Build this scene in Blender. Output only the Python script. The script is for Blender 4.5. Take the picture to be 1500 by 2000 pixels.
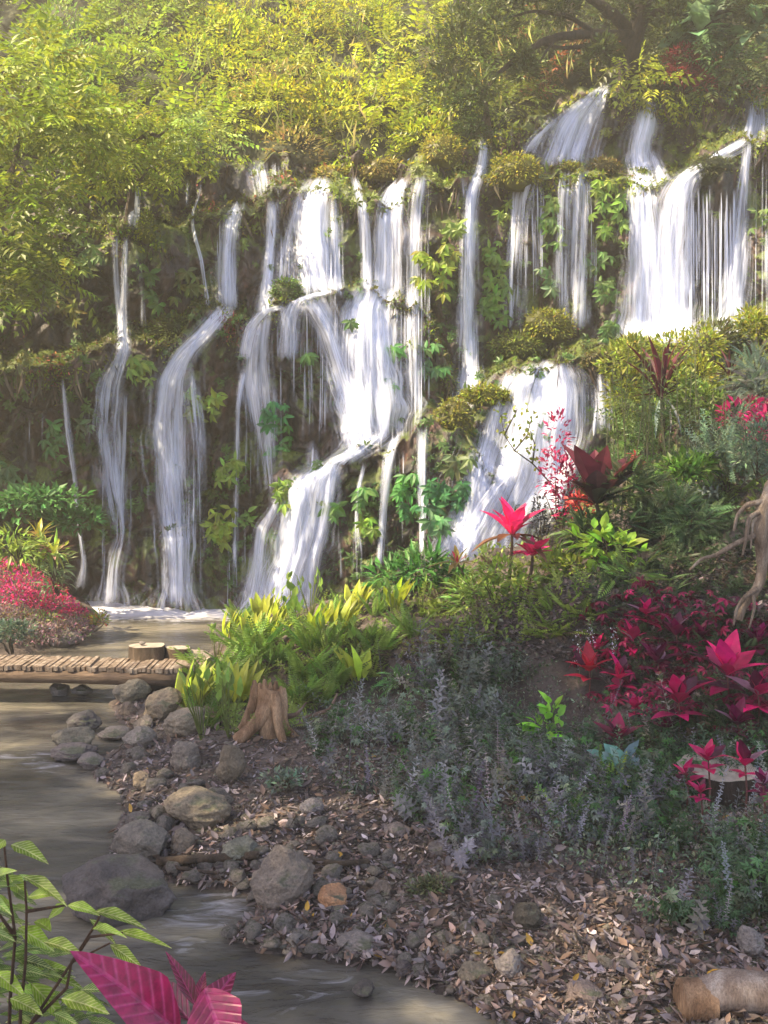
import bpy, math, random
import numpy as np
R = math.radians
rng = np.random.default_rng(7)
random.seed(7)
sc = bpy.context.scene
for o in list(bpy.data.objects): bpy.data.objects.remove(o)

# ------------------------------------------------------------------ camera, sky, sun, exposure
F = 1900.0; CAMZ = 3.0; PITCH = math.atan(150 / F)
cd = bpy.data.cameras.new("camera"); cam = bpy.data.objects.new("camera", cd)
sc.collection.objects.link(cam); sc.camera = cam
cam.location = (0, 0, CAMZ); cam.rotation_euler = (math.pi / 2 - PITCH, 0, 0)
cd.sensor_width = 36; cd.lens = 36 * F / 2000; cd.clip_start = 0.05; cd.clip_end = 500
sc.render.resolution_x = 768; sc.render.resolution_y = 1024

SUN = np.array([-0.58, -0.17, 0.80]); SUN /= np.linalg.norm(SUN)
sun_el = math.asin(SUN[2])
w = bpy.data.worlds.new("World"); sc.world = w; w.use_nodes = True
nt = w.node_tree
sky = nt.nodes.new('ShaderNodeTexSky'); sky.sky_type = 'NISHITA'; sky.sun_disc = False
sky.sun_elevation = sun_el; sky.sun_rotation = math.atan2(SUN[0], SUN[1])
sky.dust_density = 1.6; sky.ozone_density = 2.0
bg = nt.nodes['Background']; bg.inputs['Strength'].default_value = 0.15
wb = nt.nodes.new('ShaderNodeMixRGB'); wb.blend_type = 'MULTIPLY'; wb.inputs[0].default_value = 1; wb.inputs[2].default_value = (1.13, .97, .93, 1)
nt.links.new(sky.outputs[0], wb.inputs[1]); nt.links.new(wb.outputs[0], bg.inputs['Color'])
sl = bpy.data.lights.new("sun", 'SUN'); so = bpy.data.objects.new("sun", sl); sc.collection.objects.link(so)
sl.energy = 5.0; sl.angle = R(0.55); sl.color = (1.0, 0.83, 0.54)
from mathutils import Vector
so.rotation_euler = Vector(SUN).to_track_quat('Z', 'Y').to_euler(); so.location = (-20, -10, 30)
sc.view_settings.view_transform = 'Standard'; sc.view_settings.look = 'None'
sc.view_settings.gamma = 1; sc.view_settings.exposure = 1.72
try:
    sc.cycles.transparent_max_bounces = 16
except Exception: pass

# ------------------------------------------------------------------ helpers
def ray(u, v):
    u = np.asarray(u, float); v = np.asarray(v, float)
    dx = (u - 750) / F; dz = (1000 - v) / F
    s, c = math.sin(PITCH), math.cos(PITCH)
    return np.stack([dx + 0 * dz, c + dz * s + 0 * dx, -s + dz * c + 0 * dx], -1)
def P(u, v, Y):                      # point of the place seen at (u, v) standing Y metres away
    d = ray(u, v); k = np.asarray(Y, float) / d[..., 1]
    return d * k[..., None] + np.array([0, 0, CAMZ])
def G(u, v, z=0.0):                  # point on the level z
    d = ray(u, v); k = (z - CAMZ) / d[..., 2]
    return d * k[..., None] + np.array([0, 0, CAMZ])
def nrm(a): return a / (np.linalg.norm(a, axis=-1, keepdims=True) + 1e-9)
def _h(i, j, k, s):
    n = (i * 374761393 + j * 668265263 + k * 2147483647 + s * 1274126177) & 0xffffffff
    n = ((n ^ (n >> 13)) * 1274126177) & 0xffffffff
    n = n ^ (n >> 16)
    return (n & 0xffffff) / float(0xffffff) * 2 - 1
def vnoise(p, s=0):
    p = np.asarray(p, float); i = np.floor(p).astype(np.int64); f = p - i; f = f * f * (3 - 2 * f)
    out = 0
    for a in (0, 1):
        for b in (0, 1):
            for c in (0, 1):
                wgt = (f[..., 0] if a else 1 - f[..., 0]) * (f[..., 1] if b else 1 - f[..., 1]) * (f[..., 2] if c else 1 - f[..., 2])
                out = out + wgt * _h(i[..., 0] + a, i[..., 1] + b, i[..., 2] + c, s)
    return out
def fbm(p, o=4, s=0, g=0.5):
    t = 0; a = 1.0; p = np.asarray(p, float)
    for k in range(o):
        t = t + a * vnoise(p * 2 ** k + 17.3 * k, s + k); a *= g
    return t

def worley(p, s=0):
    p = np.asarray(p, float); ip = np.floor(p).astype(np.int64); f1 = np.full(p.shape[:-1], 9.); f2 = f1.copy(); cid = np.zeros(f1.shape)
    for a in (-1, 0, 1):
        for b in (-1, 0, 1):
            for c in (-1, 0, 1):
                q = ip + np.array([a, b, c]); h = [_h(q[..., 0], q[..., 1], q[..., 2], s + k) * .5 + .5 for k in range(4)]
                d = np.sqrt((q[..., 0] + h[0] - p[..., 0]) ** 2 + (q[..., 1] + h[1] - p[..., 1]) ** 2 + (q[..., 2] + h[2] - p[..., 2]) ** 2)
                n1 = d < f1; f2 = np.where(n1, f1, np.minimum(f2, d)); cid = np.where(n1, h[3], cid); f1 = np.where(n1, d, f1)
    return f1, f2, cid
def link(o): sc.collection.objects.link(o)
def tag(o, label=None, cat=None, group=None, kind=None):
    if label: o['label'] = label
    if cat: o['category'] = cat
    if group: o['group'] = group
    if kind: o['kind'] = kind
    return o
def empty(name, loc, rz=0.0):
    o = bpy.data.objects.new(name, None); o.empty_display_size = 0.2; link(o)
    o.location = loc; o.rotation_euler = (0, 0, rz); return o
def mesh_data(name, V, faces, mat=None, col=None, uv=None, smooth=True, fl=None):
    """V (n,3); faces: list of index arrays, each (m,k); col (n,3) tint; uv (n,2); fl dict name->(n,)"""
    me = bpy.data.meshes.new(name)
    V = np.asarray(V, np.float32); me.vertices.add(len(V)); me.vertices.foreach_set('co', V.ravel())
    idx = []; st = []; tot = []; p = 0
    for f in faces:
        f = np.asarray(f, np.int32)
        if not len(f): continue
        k = f.shape[1]; idx.append(f.ravel()); st.append(p + np.arange(len(f)) * k); tot.append(np.full(len(f), k)); p += f.size
    idx = np.concatenate(idx).astype(np.int32); st = np.concatenate(st).astype(np.int32)
    me.loops.add(len(idx)); me.loops.foreach_set('vertex_index', idx)
    me.polygons.add(len(st)); me.polygons.foreach_set('loop_start', st)
    me.polygons.foreach_set('loop_total', np.concatenate(tot).astype(np.int32))
    me.polygons.foreach_set('use_smooth', np.full(len(st), bool(smooth)))
    me.update(calc_edges=True)
    if uv is not None:
        l = me.uv_layers.new(name='UVMap'); l.data.foreach_set('uv', np.asarray(uv, np.float32)[idx].ravel())
    if col is not None:
        a = me.color_attributes.new(name='tint', type='FLOAT_COLOR', domain='POINT')
        c4 = np.ones((len(V), 4), np.float32); c4[:, :3] = col; a.data.foreach_set('color', c4.ravel())
    for k, x in (fl or {}).items():
        a = me.attributes.new(name=k, type='FLOAT', domain='POINT'); a.data.foreach_set('value', np.asarray(x, np.float32))
    if mat: me.materials.append(mat)
    me.validate()
    return me
def obj(name, me, parent=None, loc=None):
    o = bpy.data.objects.new(name, me); link(o)
    if parent is not None: o.parent = parent
    if loc is not None: o.location = loc
    return o

class MB:                            # collects pieces of one mesh
    def __init__(s): s.V = []; s.F = {}; s.C = []; s.U = []; s.A = {}; s.n = 0
    def add(s, V, faces, col=(.5, .5, .5), uv=None):
        V = np.asarray(V, float).reshape(-1, 3); s.V.append(V)
        for f in faces:
            f = np.asarray(f); s.F.setdefault(f.shape[1], []).append(f + s.n)
        c = np.asarray(col, float)
        s.C.append(np.broadcast_to(c, (len(V), 3)))
        s.U.append(np.zeros((len(V), 2)) if uv is None else np.asarray(uv, float)); s.n += len(V)
    def leaves(s, tpl, pos, d, n, size, col, wscale=1.0):
        """instances of a leaf template: pos, direction d, normal hint n, (N,) size, (N,3) colour"""
        TV, TF, TU = tpl; N = len(pos); d = nrm(d); X = nrm(np.cross(d, n)); Z = np.cross(X, d)
        size = np.broadcast_to(np.asarray(size, float), (N,))
        ws = size * wscale
        V = (TV[None, :, 0:1] * X[:, None] * ws[:, None, None] + TV[None, :, 1:2] * d[:, None] * size[:, None, None]
             + TV[None, :, 2:3] * Z[:, None] * size[:, None, None]) + pos[:, None]
        k = len(TV); off = (np.arange(N) * k)[:, None, None]
        faces = [(f[None] + off).reshape(-1, f.shape[1]) for f in TF]
        C = np.repeat(np.broadcast_to(np.asarray(col, float), (N, 3)), k, 0)
        s.add(V.reshape(-1, 3), faces, C, np.tile(TU, (N, 1)))
    def tube(s, pts, rad, col=(.3, .25, .2), sides=6, cap=True):
        pts = np.asarray(pts, float); m = len(pts); rad = np.broadcast_to(np.asarray(rad, float), (m,))
        t = nrm(np.gradient(pts, axis=0)); ref = np.array([0.13, 0.21, 0.97]) if abs(t[:, 2]).mean() < .8 else np.array([1., .1, 0])
        X = nrm(np.cross(t, ref)); Yv = np.cross(t, X)
        a = np.linspace(0, 2 * math.pi, sides, endpoint=False)
        V = pts[:, None] + rad[:, None, None] * (np.cos(a)[None, :, None] * X[:, None] + np.sin(a)[None, :, None] * Yv[:, None])
        i = np.arange(m - 1)[:, None] * sides; j = np.arange(sides)[None]; j2 = (j + 1) % sides
        q = np.stack([i + j, i + j2, i + sides + j2, i + sides + j], -1).reshape(-1, 4)
        V = V.reshape(-1, 3); U = np.stack([np.tile(a / 6.283, m), np.repeat(np.linspace(0, 1, m), sides)], -1)
        s.add(V, [q], col, U)
        if cap:
            for ring, c in ((0, pts[0]), (m - 1, pts[-1])):
                VV = np.vstack([V[ring * sides:(ring + 1) * sides], c]); jj = np.arange(sides)
                s.add(VV, [np.stack([jj, (jj + 1) % sides, np.full(sides, sides)], -1)], col)
    def data(s, name, mat, smooth=True, fl=None):
        return mesh_data(name, np.concatenate(s.V), [np.concatenate(x) for x in s.F.values()], mat, np.concatenate(s.C), np.concatenate(s.U), smooth, fl)
    def build(s, name, mat, parent=None, smooth=True, loc=None): return obj(name, s.data(name, mat, smooth), parent, loc)

def leaf_tpl(segs=2, width=.35, fold=.15, droop=.2, peak=.4, blunt=0.0):
    """leaf of length 1 along +Y, folded on its midrib, drooping along its length"""
    t = np.linspace(0, 1, segs + 1); V = []; U = []
    prof = np.clip(np.where(t < peak, (t / peak) ** .7, ((1 - t) / (1 - peak)) ** .8), blunt * (t > .5), 1)
    for k, tt in enumerate(t):
        z = -droop * tt * tt; wv = prof[k] * width / 2
        V += [(-wv, tt, z + fold * wv), (0, tt, z), (wv, tt, z + fold * wv)]; U += [(0.5 - prof[k] / 2, tt), (.5, tt), (.5 + prof[k] / 2, tt)]
    V = np.array(V); U = np.array(U); q = []; tr = []
    for k in range(segs):
        a = 3 * k; b = a + 3
        if k == 0: tr += [(a + 1, b + 1, b), (a + 1, b + 2, b + 1)]
        elif k == segs - 1 and blunt == 0: tr += [(a, a + 1, b + 1), (a + 1, a + 2, b + 1)]
        else: q += [(a, a + 1, b + 1, b), (a + 1, a + 2, b + 2, b + 1)]
    fs = [np.array(tr)]
    if q: fs.append(np.array(q))
    return V, fs, U
LEAF = leaf_tpl(2, .42, .3, .15, .5)
LEAFW = leaf_tpl(3, .62, .25, .2, .45)
LEAFL = leaf_tpl(3, .22, .3, .35, .35)
STRAP = leaf_tpl(6, .24, .35, .35, .5)
BIG = leaf_tpl(8, .42, .22, .30, .42)
def frond_tpl(n=8, lw=.30, ln=.34, droop=.35, taper=True):
    """pinnate frond of length 1: leaflets both sides of a curved rachis"""
    mb = MB(); t = np.linspace(.12, .97, n)
    for side in (-1, 1):
        pos = np.stack([0 * t, t, -droop * t * t], -1)
        tl = (np.sin(np.pi * (t * .8 + .15)) ** .7 if taper else 1 + 0 * t)
        d = np.stack([side * np.ones(n), .55 + 0 * t, -.25 - droop * t], -1)
        mb.leaves(LEAF, pos, d, np.tile([0, 0, 1.], (n, 1)), ln * tl, (.5, .5, .5), lw / .42)
    mb.leaves(LEAF, np.array([[0, .93, -droop * .86]]), np.array([[0, 1, -.6]]), np.array([[0, 0, 1.]]), ln * .6, (.5,) * 3)
    tt = np.linspace(0, 1, 4); mb.tube(np.stack([0 * tt, tt, -droop * tt * tt], -1), .008, sides=3, cap=False)
    return np.concatenate(mb.V), [np.concatenate(x) for x in mb.F.values()], np.concatenate(mb.U)
FROND = frond_tpl(7, .36, .38)
FERN = frond_tpl(14, .26, .24, .45)
PALMATE = None
def rosette_tpl(n=7, tilt=.35, wid=.42):
    """drooping umbrella of leaflets, seen on the wet wall"""
    mb = MB(); a = np.linspace(0, 2 * math.pi, n, endpoint=False)
    d = np.stack([np.cos(a), np.sin(a), -tilt + 0 * a], -1)
    mb.leaves(LEAFW, np.zeros((n, 3)), d, np.tile([0, 0, 1.], (n, 1)), .55, (.5,) * 3, wid / .62)
    V = np.concatenate(mb.V)
    return V[:, [0, 1, 2]], [np.concatenate(x) for x in mb.F.values()], np.concatenate(mb.U)
ROS = rosette_tpl()

def rand_dirs(N, up=0.0, spread=1.0):
    d = rng.normal(size=(N, 3)) * spread; d[:, 2] += up; return nrm(d)
def tint(base, N, v=.18, hue=.08):
    """natural variation between leaves"""
    b = np.asarray(base, float); k = np.exp(rng.normal(0, v, (N, 1))); h = 1 + rng.normal(0, hue, (N, 3))
    return np.clip(b * k * h, 0.002, .9)
def mixc(a, b, t): a = np.asarray(a); b = np.asarray(b); t = np.asarray(t)[..., None]; return a * (1 - t) + b * t

# ------------------------------------------------------------------ materials
def newmat(name):
    m = bpy.data.materials.new(name); m.use_nodes = True; n = m.node_tree; n.nodes.clear()
    out = n.nodes.new('ShaderNodeOutputMaterial'); return m, n, out
def N(n, t, **kw):
    x = n.nodes.new(t)
    for k, v in kw.items():
        if k in x.inputs: x.inputs[k].default_value = v
        else: setattr(x, k, v)
    return x
def ramp(n, stops, interp='LINEAR'):
    r = n.nodes.new('ShaderNodeValToRGB'); e = r.color_ramp; e.interpolation = interp
    while len(e.elements) < len(stops): e.elements.new(0.5)
    for el, (p, c) in zip(e.elements, stops):
        el.position = p; el.color = (*c, 1) if len(c) == 3 else c
    return r
def mat_leaf(name, trans=.4, rough=.45, veins=None, spec=.4, backcol=None):
    m, n, out = newmat(name); L = n.links.new
    at = N(n, 'ShaderNodeAttribute', attribute_name='tint')
    tc = N(n, 'ShaderNodeTexCoord'); no = N(n, 'ShaderNodeTexNoise', Scale=9.0, Detail=3.0)
    L(tc.outputs['Object'], no.inputs['Vector'])
    mr = N(n, 'ShaderNodeMapRange'); mr.inputs['From Min'].default_value = .3; mr.inputs['From Max'].default_value = .7
    mr.inputs['To Min'].default_value = .72; mr.inputs['To Max'].default_value = 1.22; L(no.outputs['Fac'], mr.inputs['Value'])
    mul = N(n, 'ShaderNodeMixRGB', blend_type='MULTIPLY'); mul.inputs[0].default_value = 1
    L(at.outputs['Color'], mul.inputs[1]); L(mr.outputs[0], mul.inputs[2]); col = mul.outputs[0]
    if veins:
        vc, amount, freq = veins
        sep = N(n, 'ShaderNodeSeparateXYZ'); L(tc.outputs['UV'], sep.inputs[0])
        def M(op, a, b=None):
            x = N(n, 'ShaderNodeMath', operation=op)
            if hasattr(a, 'links') or not isinstance(a, (int, float)): L(a, x.inputs[0])
            else: x.inputs[0].default_value = a
            if b is not None:
                if isinstance(b, (int, float)): x.inputs[1].default_value = b
                else: L(b, x.inputs[1])
            return x.outputs[0]
        ax = M('ABSOLUTE', M('SUBTRACT', sep.outputs[0], .5))
        ph = M('SUBTRACT', M('MULTIPLY', sep.outputs[1], freq), M('MULTIPLY', ax, freq * .55))
        s = M('POWER', M('ABSOLUTE', M('SINE', M('MULTIPLY', ph, math.pi))), 12.0)
        mid = M('LESS_THAN', ax, .035)
        k = M('MULTIPLY', M('MAXIMUM', s, mid), amount)
        mx = N(n, 'ShaderNodeMixRGB'); L(k, mx.inputs[0]); L(col, mx.inputs[1]); mx.inputs[2].default_value = (*vc, 1); col = mx.outputs[0]
        nb = N(n, 'ShaderNodeTexNoise', Scale=26.0, Detail=5.0, Roughness=.65); L(tc.outputs['Object'], nb.inputs['Vector']); rb = ramp(n, [(.36, (.42,) * 3), (.62, (1.1,) * 3)]); L(nb.outputs['Fac'], rb.inputs[0])
        m5 = N(n, 'ShaderNodeMixRGB', blend_type='MULTIPLY'); m5.inputs[0].default_value = .8; L(col, m5.inputs[1]); L(rb.outputs[0], m5.inputs[2]); col = m5.outputs[0]
        bmp = N(n, 'ShaderNodeBump', Strength=.4, Distance=.004); bmp.invert = True; L(s, bmp.inputs['Height'])
    p = N(n, 'ShaderNodeBsdfPrincipled', Roughness=rough); p.inputs['Specular IOR Level'].default_value = spec
    L(col, p.inputs['Base Color'])
    if veins: L(bmp.outputs[0], p.inputs['Normal'])
    t = N(n, 'ShaderNodeBsdfTranslucent'); L(col, t.inputs['Color'])
    mix = N(n, 'ShaderNodeMixShader'); mix.inputs[0].default_value = trans
    L(p.outputs[0], mix.inputs[1]); L(t.outputs[0], mix.inputs[2]); L(mix.outputs[0], out.inputs[0])
    return m
M_LEAF = mat_leaf('leaf')
M_GLOSS = mat_leaf('glossy_leaf', .3, .42, spec=.3)
M_VEIN = mat_leaf('veined_leaf', .35, .38, veins=((.66, .68, .30), .7, 11))
M_MAG = mat_leaf('magenta_leaf', .3, .33, veins=((.70, .08, .30), .35, 9), spec=.6)
M_DRY = mat_leaf('dry_leaf', .1, .6, spec=.35)
def mat_rock(name, cols, scale=3.0, moss=None, bump=.5, rough=.75, wet=0.0, tintattr=False, mossthr=.55, disp=1.0, stretch=(1, 1, 1)):
    m, n, out = newmat(name); L = n.links.new
    tc = N(n, 'ShaderNodeTexCoord'); mp = N(n, 'ShaderNodeMapping'); mp.inputs['Scale'].default_value = stretch
    L(tc.outputs['Object'], mp.inputs[0])
    n1 = N(n, 'ShaderNodeTexNoise', Scale=scale, Detail=9.0, Roughness=.62); L(mp.outputs[0], n1.inputs['Vector'])
    r = ramp(n, [(.28 + .44 * i / (len(cols) - 1), c) for i, c in enumerate(cols)]); L(n1.outputs['Fac'], r.inputs[0]); col = r.outputs[0]
    n2 = N(n, 'ShaderNodeTexNoise', Scale=scale * 14, Detail=6.0, Roughness=.7); L(mp.outputs[0], n2.inputs['Vector'])
    r2 = ramp(n, [(.3, (.55,) * 3), (.7, (1.35,) * 3)]); L(n2.outputs['Fac'], r2.inputs[0])
    mm = N(n, 'ShaderNodeMixRGB', blend_type='MULTIPLY'); mm.inputs[0].default_value = 1; L(col, mm.inputs[1]); L(r2.outputs[0], mm.inputs[2]); col = mm.outputs[0]
    if tintattr:
        at = N(n, 'ShaderNodeAttribute', attribute_name='tint'); m3 = N(n, 'ShaderNodeMixRGB', blend_type='MULTIPLY'); m3.inputs[0].default_value = 1
        L(col, m3.inputs[1]); L(at.outputs['Color'], m3.inputs[2]); col = m3.outputs[0]
    p = N(n, 'ShaderNodeBsdfPrincipled', Roughness=rough); L(col, p.inputs['Base Color'])
    if moss:
        n3 = N(n, 'ShaderNodeTexNoise', Scale=scale * .7, Detail=7.0, Roughness=.6); L(tc.outputs['Object'], n3.inputs['Vector'])
        ge = N(n, 'ShaderNodeNewGeometry'); sp = N(n, 'ShaderNodeSeparateXYZ'); L(ge.outputs['Normal'], sp.inputs[0])
        ad = N(n, 'ShaderNodeMath', operation='MULTIPLY_ADD'); L(sp.outputs[2], ad.inputs[0]); ad.inputs[1].default_value = .22; L(n3.outputs['Fac'], ad.inputs[2])
        rr = ramp(n, [(mossthr, (0,) * 3), (mossthr + .1, (1,) * 3)]); L(ad.outputs[0], rr.inputs[0])
        m4 = N(n, 'ShaderNodeMixRGB'); L(rr.outputs[0], m4.inputs[0]); L(col, m4.inputs[1])
        rm = ramp(n, [(.3, moss[0]), (.7, moss[1])]); L(n2.outputs['Fac'], rm.inputs[0]); L(rm.outputs[0], m4.inputs[2])
        L(m4.outputs[0], p.inputs['Base Color'])
    if wet:
        rw = ramp(n, [(.35, (rough - wet,) * 3), (.65, (rough,) * 3)]); L(n1.outputs['Fac'], rw.inputs[0]); L(rw.outputs[0], p.inputs['Roughness'])
    b1 = N(n, 'ShaderNodeBump', Strength=bump, Distance=.09); L(n1.outputs['Fac'], b1.inputs['Height'])
    b2 = N(n, 'ShaderNodeBump', Strength=bump, Distance=.02); L(n2.outputs['Fac'], b2.inputs['Height']); L(b1.outputs[0], b2.inputs['Normal'])
    L(b2.outputs[0], p.inputs['Normal']); L(p.outputs[0], out.inputs[0])
    return m
M_ROCK = mat_rock('river_rock', [(.10, .09, .085), (.19, .165, .145), (.27, .235, .205), (.34, .31, .28)], 4.0, tintattr=True, bump=1.0, moss=((.05, .055, .03), (.16, .16, .10)), mossthr=.68)
M_CLIFF = mat_rock('wet_cliff_rock', [(.007, .006, .006), (.020, .016, .014), (.060, .034, .025), (.16, .075, .055)], 1.6,
                   moss=((.03, .045, .01), (.13, .17, .02)), bump=1.0, rough=.6, wet=.3, mossthr=.56, stretch=(1.3, 1.3, .6))
M_SOIL = mat_rock('bank_soil', [(.022, .017, .015), (.06, .045, .038), (.12, .095, .08), (.17, .14, .12)], 2.2, bump=1.0, rough=.9, tintattr=True)
M_HILL = mat_rock('hillside_soil', [(.012, .016, .006), (.03, .035, .01), (.06, .055, .02)], 1.5, bump=1, rough=.95)
M_WOOD = mat_rock('weathered_wood', [(.10, .075, .055), (.20, .16, .12), (.33, .27, .21)], 5.0, bump=.6, rough=.8, stretch=(.5, 4, 4), tintattr=True)
M_DRIFT = mat_rock('driftwood', [(.03, .02, .014), (.20, .14, .095), (.30, .22, .16), (.46, .37, .29), (.58, .50, .42)], 3.0, bump=.9, rough=.8, stretch=(3, 3, .7), tintattr=True)
M_BARK = mat_rock('bark', [(.03, .024, .018), (.09, .07, .05), (.17, .135, .10)], 5.0, bump=1.0, rough=.85, stretch=(3, 3, .6), tintattr=True)

def mat_fall(name, dens=0.5):
    m, n, out = newmat(name); L = n.links.new
    tc = N(n, 'ShaderNodeTexCoord'); mp = N(n, 'ShaderNodeMapping'); mp.inputs['Scale'].default_value = (27, .42, 1); L(tc.outputs['UV'], mp.inputs[0])
    n1 = N(n, 'ShaderNodeTexNoise', Scale=1.0, Detail=4.0, Roughness=.6, Distortion=.25); L(mp.outputs[0], n1.inputs['Vector'])
    mp2 = N(n, 'ShaderNodeMapping'); mp2.inputs['Scale'].default_value = (7, .8, 1); mp2.inputs['Location'].default_value = (3, 9, 0); L(tc.outputs['UV'], mp2.inputs[0])
    n2 = N(n, 'ShaderNodeTexNoise', Scale=1.0, Detail=3.0, Roughness=.5, Distortion=.4); L(mp2.outputs[0], n2.inputs['Vector'])
    at = N(n, 'ShaderNodeAttribute', attribute_name='dens')
    def M(op, a, b, c=None):
        x = N(n, 'ShaderNodeMath', operation=op)
        for i, y in enumerate((a, b, c)):
            if y is None: continue
            if isinstance(y, (int, float)): x.inputs[i].default_value = y
            else: L(y, x.inputs[i])
        return x.outputs[0]
    s = M('ADD', M('MULTIPLY', n1.outputs['Fac'], .5), M('MULTIPLY', n2.outputs['Fac'], .5))
    # alpha = clamp((s - .5)*5 + dens*1.4 - .25) * edge fade contained in dens
    a = M('MULTIPLY_ADD', M('SUBTRACT', s, .5), 3.7, M('MULTIPLY_ADD', at.outputs['Fac'], 1.15, -.33))
    a = N(n, 'ShaderNodeClamp').inputs and a
    cl = N(n, 'ShaderNodeClamp'); L(a, cl.inputs[0]); cl.inputs[2].default_value = .97
    ed = N(n, 'ShaderNodeAttribute', attribute_name='edge')
    al = M('MULTIPLY', cl.outputs[0], ed.outputs['Fac'])
    d = N(n, 'ShaderNodeBsdfDiffuse'); d.inputs[0].default_value = (.78, .83, 1.0, 1)
    t = N(n, 'ShaderNodeBsdfTranslucent'); t.inputs[0].default_value = (.80, .85, 1.0, 1)
    mx = N(n, 'ShaderNodeMixShader'); mx.inputs[0].default_value = .3; L(d.outputs[0], mx.inputs[1]); L(t.outputs[0], mx.inputs[2])
    g = N(n, 'ShaderNodeBsdfGlossy'); g.inputs['Roughness'].default_value = .35
    mg = N(n, 'ShaderNodeMixShader'); mg.inputs[0].default_value = .06; L(mx.outputs[0], mg.inputs[1]); L(g.outputs[0], mg.inputs[2])
    tr = N(n, 'ShaderNodeBsdfTransparent'); fm = N(n, 'ShaderNodeMixShader'); L(al, fm.inputs[0]); L(tr.outputs[0], fm.inputs[1]); L(mg.outputs[0], fm.inputs[2])
    b = N(n, 'ShaderNodeBump', Strength=.25, Distance=.03); L(s, b.inputs['Height']); L(b.outputs[0], d.inputs['Normal'])
    L(fm.outputs[0], out.inputs[0]); return m
M_FALL = mat_fall('silky_water')

def mat_water():
    m, n, out = newmat('stream_water'); L = n.links.new
    tc = N(n, 'ShaderNodeTexCoord'); mp = N(n, 'ShaderNodeMapping'); mp.inputs['Scale'].default_value = (.55, 1.5, 1); L(tc.outputs['Object'], mp.inputs[0])
    n1 = N(n, 'ShaderNodeTexNoise', Scale=1.1, Detail=4.0, Roughness=.55, Distortion=.6); L(mp.outputs[0], n1.inputs['Vector'])
    r = ramp(n, [(.36, (.04, .037, .034)), (.52, (.095, .088, .076)), (.72, (.27, .24, .18))]); L(n1.outputs['Fac'], r.inputs[0])
    at = N(n, 'ShaderNodeAttribute', attribute_name='foam')
    mp2 = N(n, 'ShaderNodeMapping'); mp2.inputs['Scale'].default_value = (1.4, 4, 1); mp2.inputs['Rotation'].default_value = (0, 0, R(-25)); L(tc.outputs['Object'], mp2.inputs[0])
    n2 = N(n, 'ShaderNodeTexNoise', Scale=2.0, Detail=5.0, Roughness=.6, Distortion=1.0); L(mp2.outputs[0], n2.inputs['Vector'])
    ma = N(n, 'ShaderNodeMath', operation='MULTIPLY_ADD'); L(at.outputs['Fac'], ma.inputs[0]); ma.inputs[1].default_value = 1.5; ma.inputs[2].default_value = -.62
    ad = N(n, 'ShaderNodeMath', operation='ADD', use_clamp=True); L(ma.outputs[0], ad.inputs[0]); L(n2.outputs['Fac'], ad.inputs[1])
    fr = ramp(n, [(.42, (0,) * 3), (.95, (1,) * 3)]); L(ad.outputs[0], fr.inputs[0])
    mc = N(n, 'ShaderNodeMixRGB'); L(fr.outputs[0], mc.inputs[0]); L(r.outputs[0], mc.inputs[1]); mc.inputs[2].default_value = (.62, .62, .70, 1)
    p = N(n, 'ShaderNodeBsdfPrincipled', Roughness=.16, IOR=1.33); L(mc.outputs[0], p.inputs['Base Color'])
    rr = ramp(n, [(0, (.09,) * 3), (1, (.55,) * 3)]); L(fr.outputs[0], rr.inputs[0]); L(rr.outputs[0], p.inputs['Roughness'])
    n3 = N(n, 'ShaderNodeTexNoise', Scale=5.0, Detail=4.0, Distortion=.5); L(mp.outputs[0], n3.inputs['Vector'])
    b = N(n, 'ShaderNodeBump', Strength=.35, Distance=.05); L(n3.outputs['Fac'], b.inputs['Height'])
    b2 = N(n, 'ShaderNodeBump', Strength=.5, Distance=.04); L(n2.outputs['Fac'], b2.inputs['Height']); L(b.outputs[0], b2.inputs['Normal'])
    L(b2.outputs[0], p.inputs['Normal']); L(p.outputs[0], out.inputs[0]); return m
M_WATER = mat_water()

# ------------------------------------------------------------------ cliff and hillside
def I(u, pts, k):
    a = np.array(pts, float); return np.interp(u, a[:, 0], a[:, k])
#           u     v    Yback  Yfront
A_ = [(-400, 330, 20, 19), (0, 335, 20, 19), (250, 350, 20.2, 19.3), (400, 318, 20.8, 20), (450, 308, 21, 20.3), (560, 318, 21, 20.4), (620, 335, 21.2, 20.5),
      (700, 305, 21.3, 20.6), (830, 312, 21.4, 20.6), (900, 290, 21.6, 21), (940, 262, 22, 21.3), (1050, 205, 22.5, 21.8), (1130, 172, 22.8, 22), (1200, 168, 22.8, 22.1),
      (1280, 192, 22.8, 22), (1400, 200, 22.8, 22), (1460, 192, 22.8, 22), (1900, 180, 23, 22)]
B_ = [(-400, 480, 18.8, 18), (0, 480, 18.8, 18), (200, 452, 19.1, 18.6), (270, 455, 19.1, 18.6), (330, 470, 19.3, 18.8), (390, 430, 19.7, 19), (450, 400, 20, 19.2), (520, 388, 20.1, 19.3),
      (620, 356, 20.3, 19.4), (720, 388, 20.4, 19.5), (800, 372, 20.4, 19.5), (850, 380, 20.4, 19.6), (920, 335, 20.9, 19.8), (1000, 315, 21.6, 20.0), (1100, 328, 21.9, 20.1),
      (1180, 335, 21.8, 20.2), (1250, 352, 21.7, 20.2), (1330, 345, 21.7, 20.1), (1400, 305, 21.7, 19.9), (1500, 262, 21.6, 19.8), (1900, 250, 21.6, 19.6)]
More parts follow.
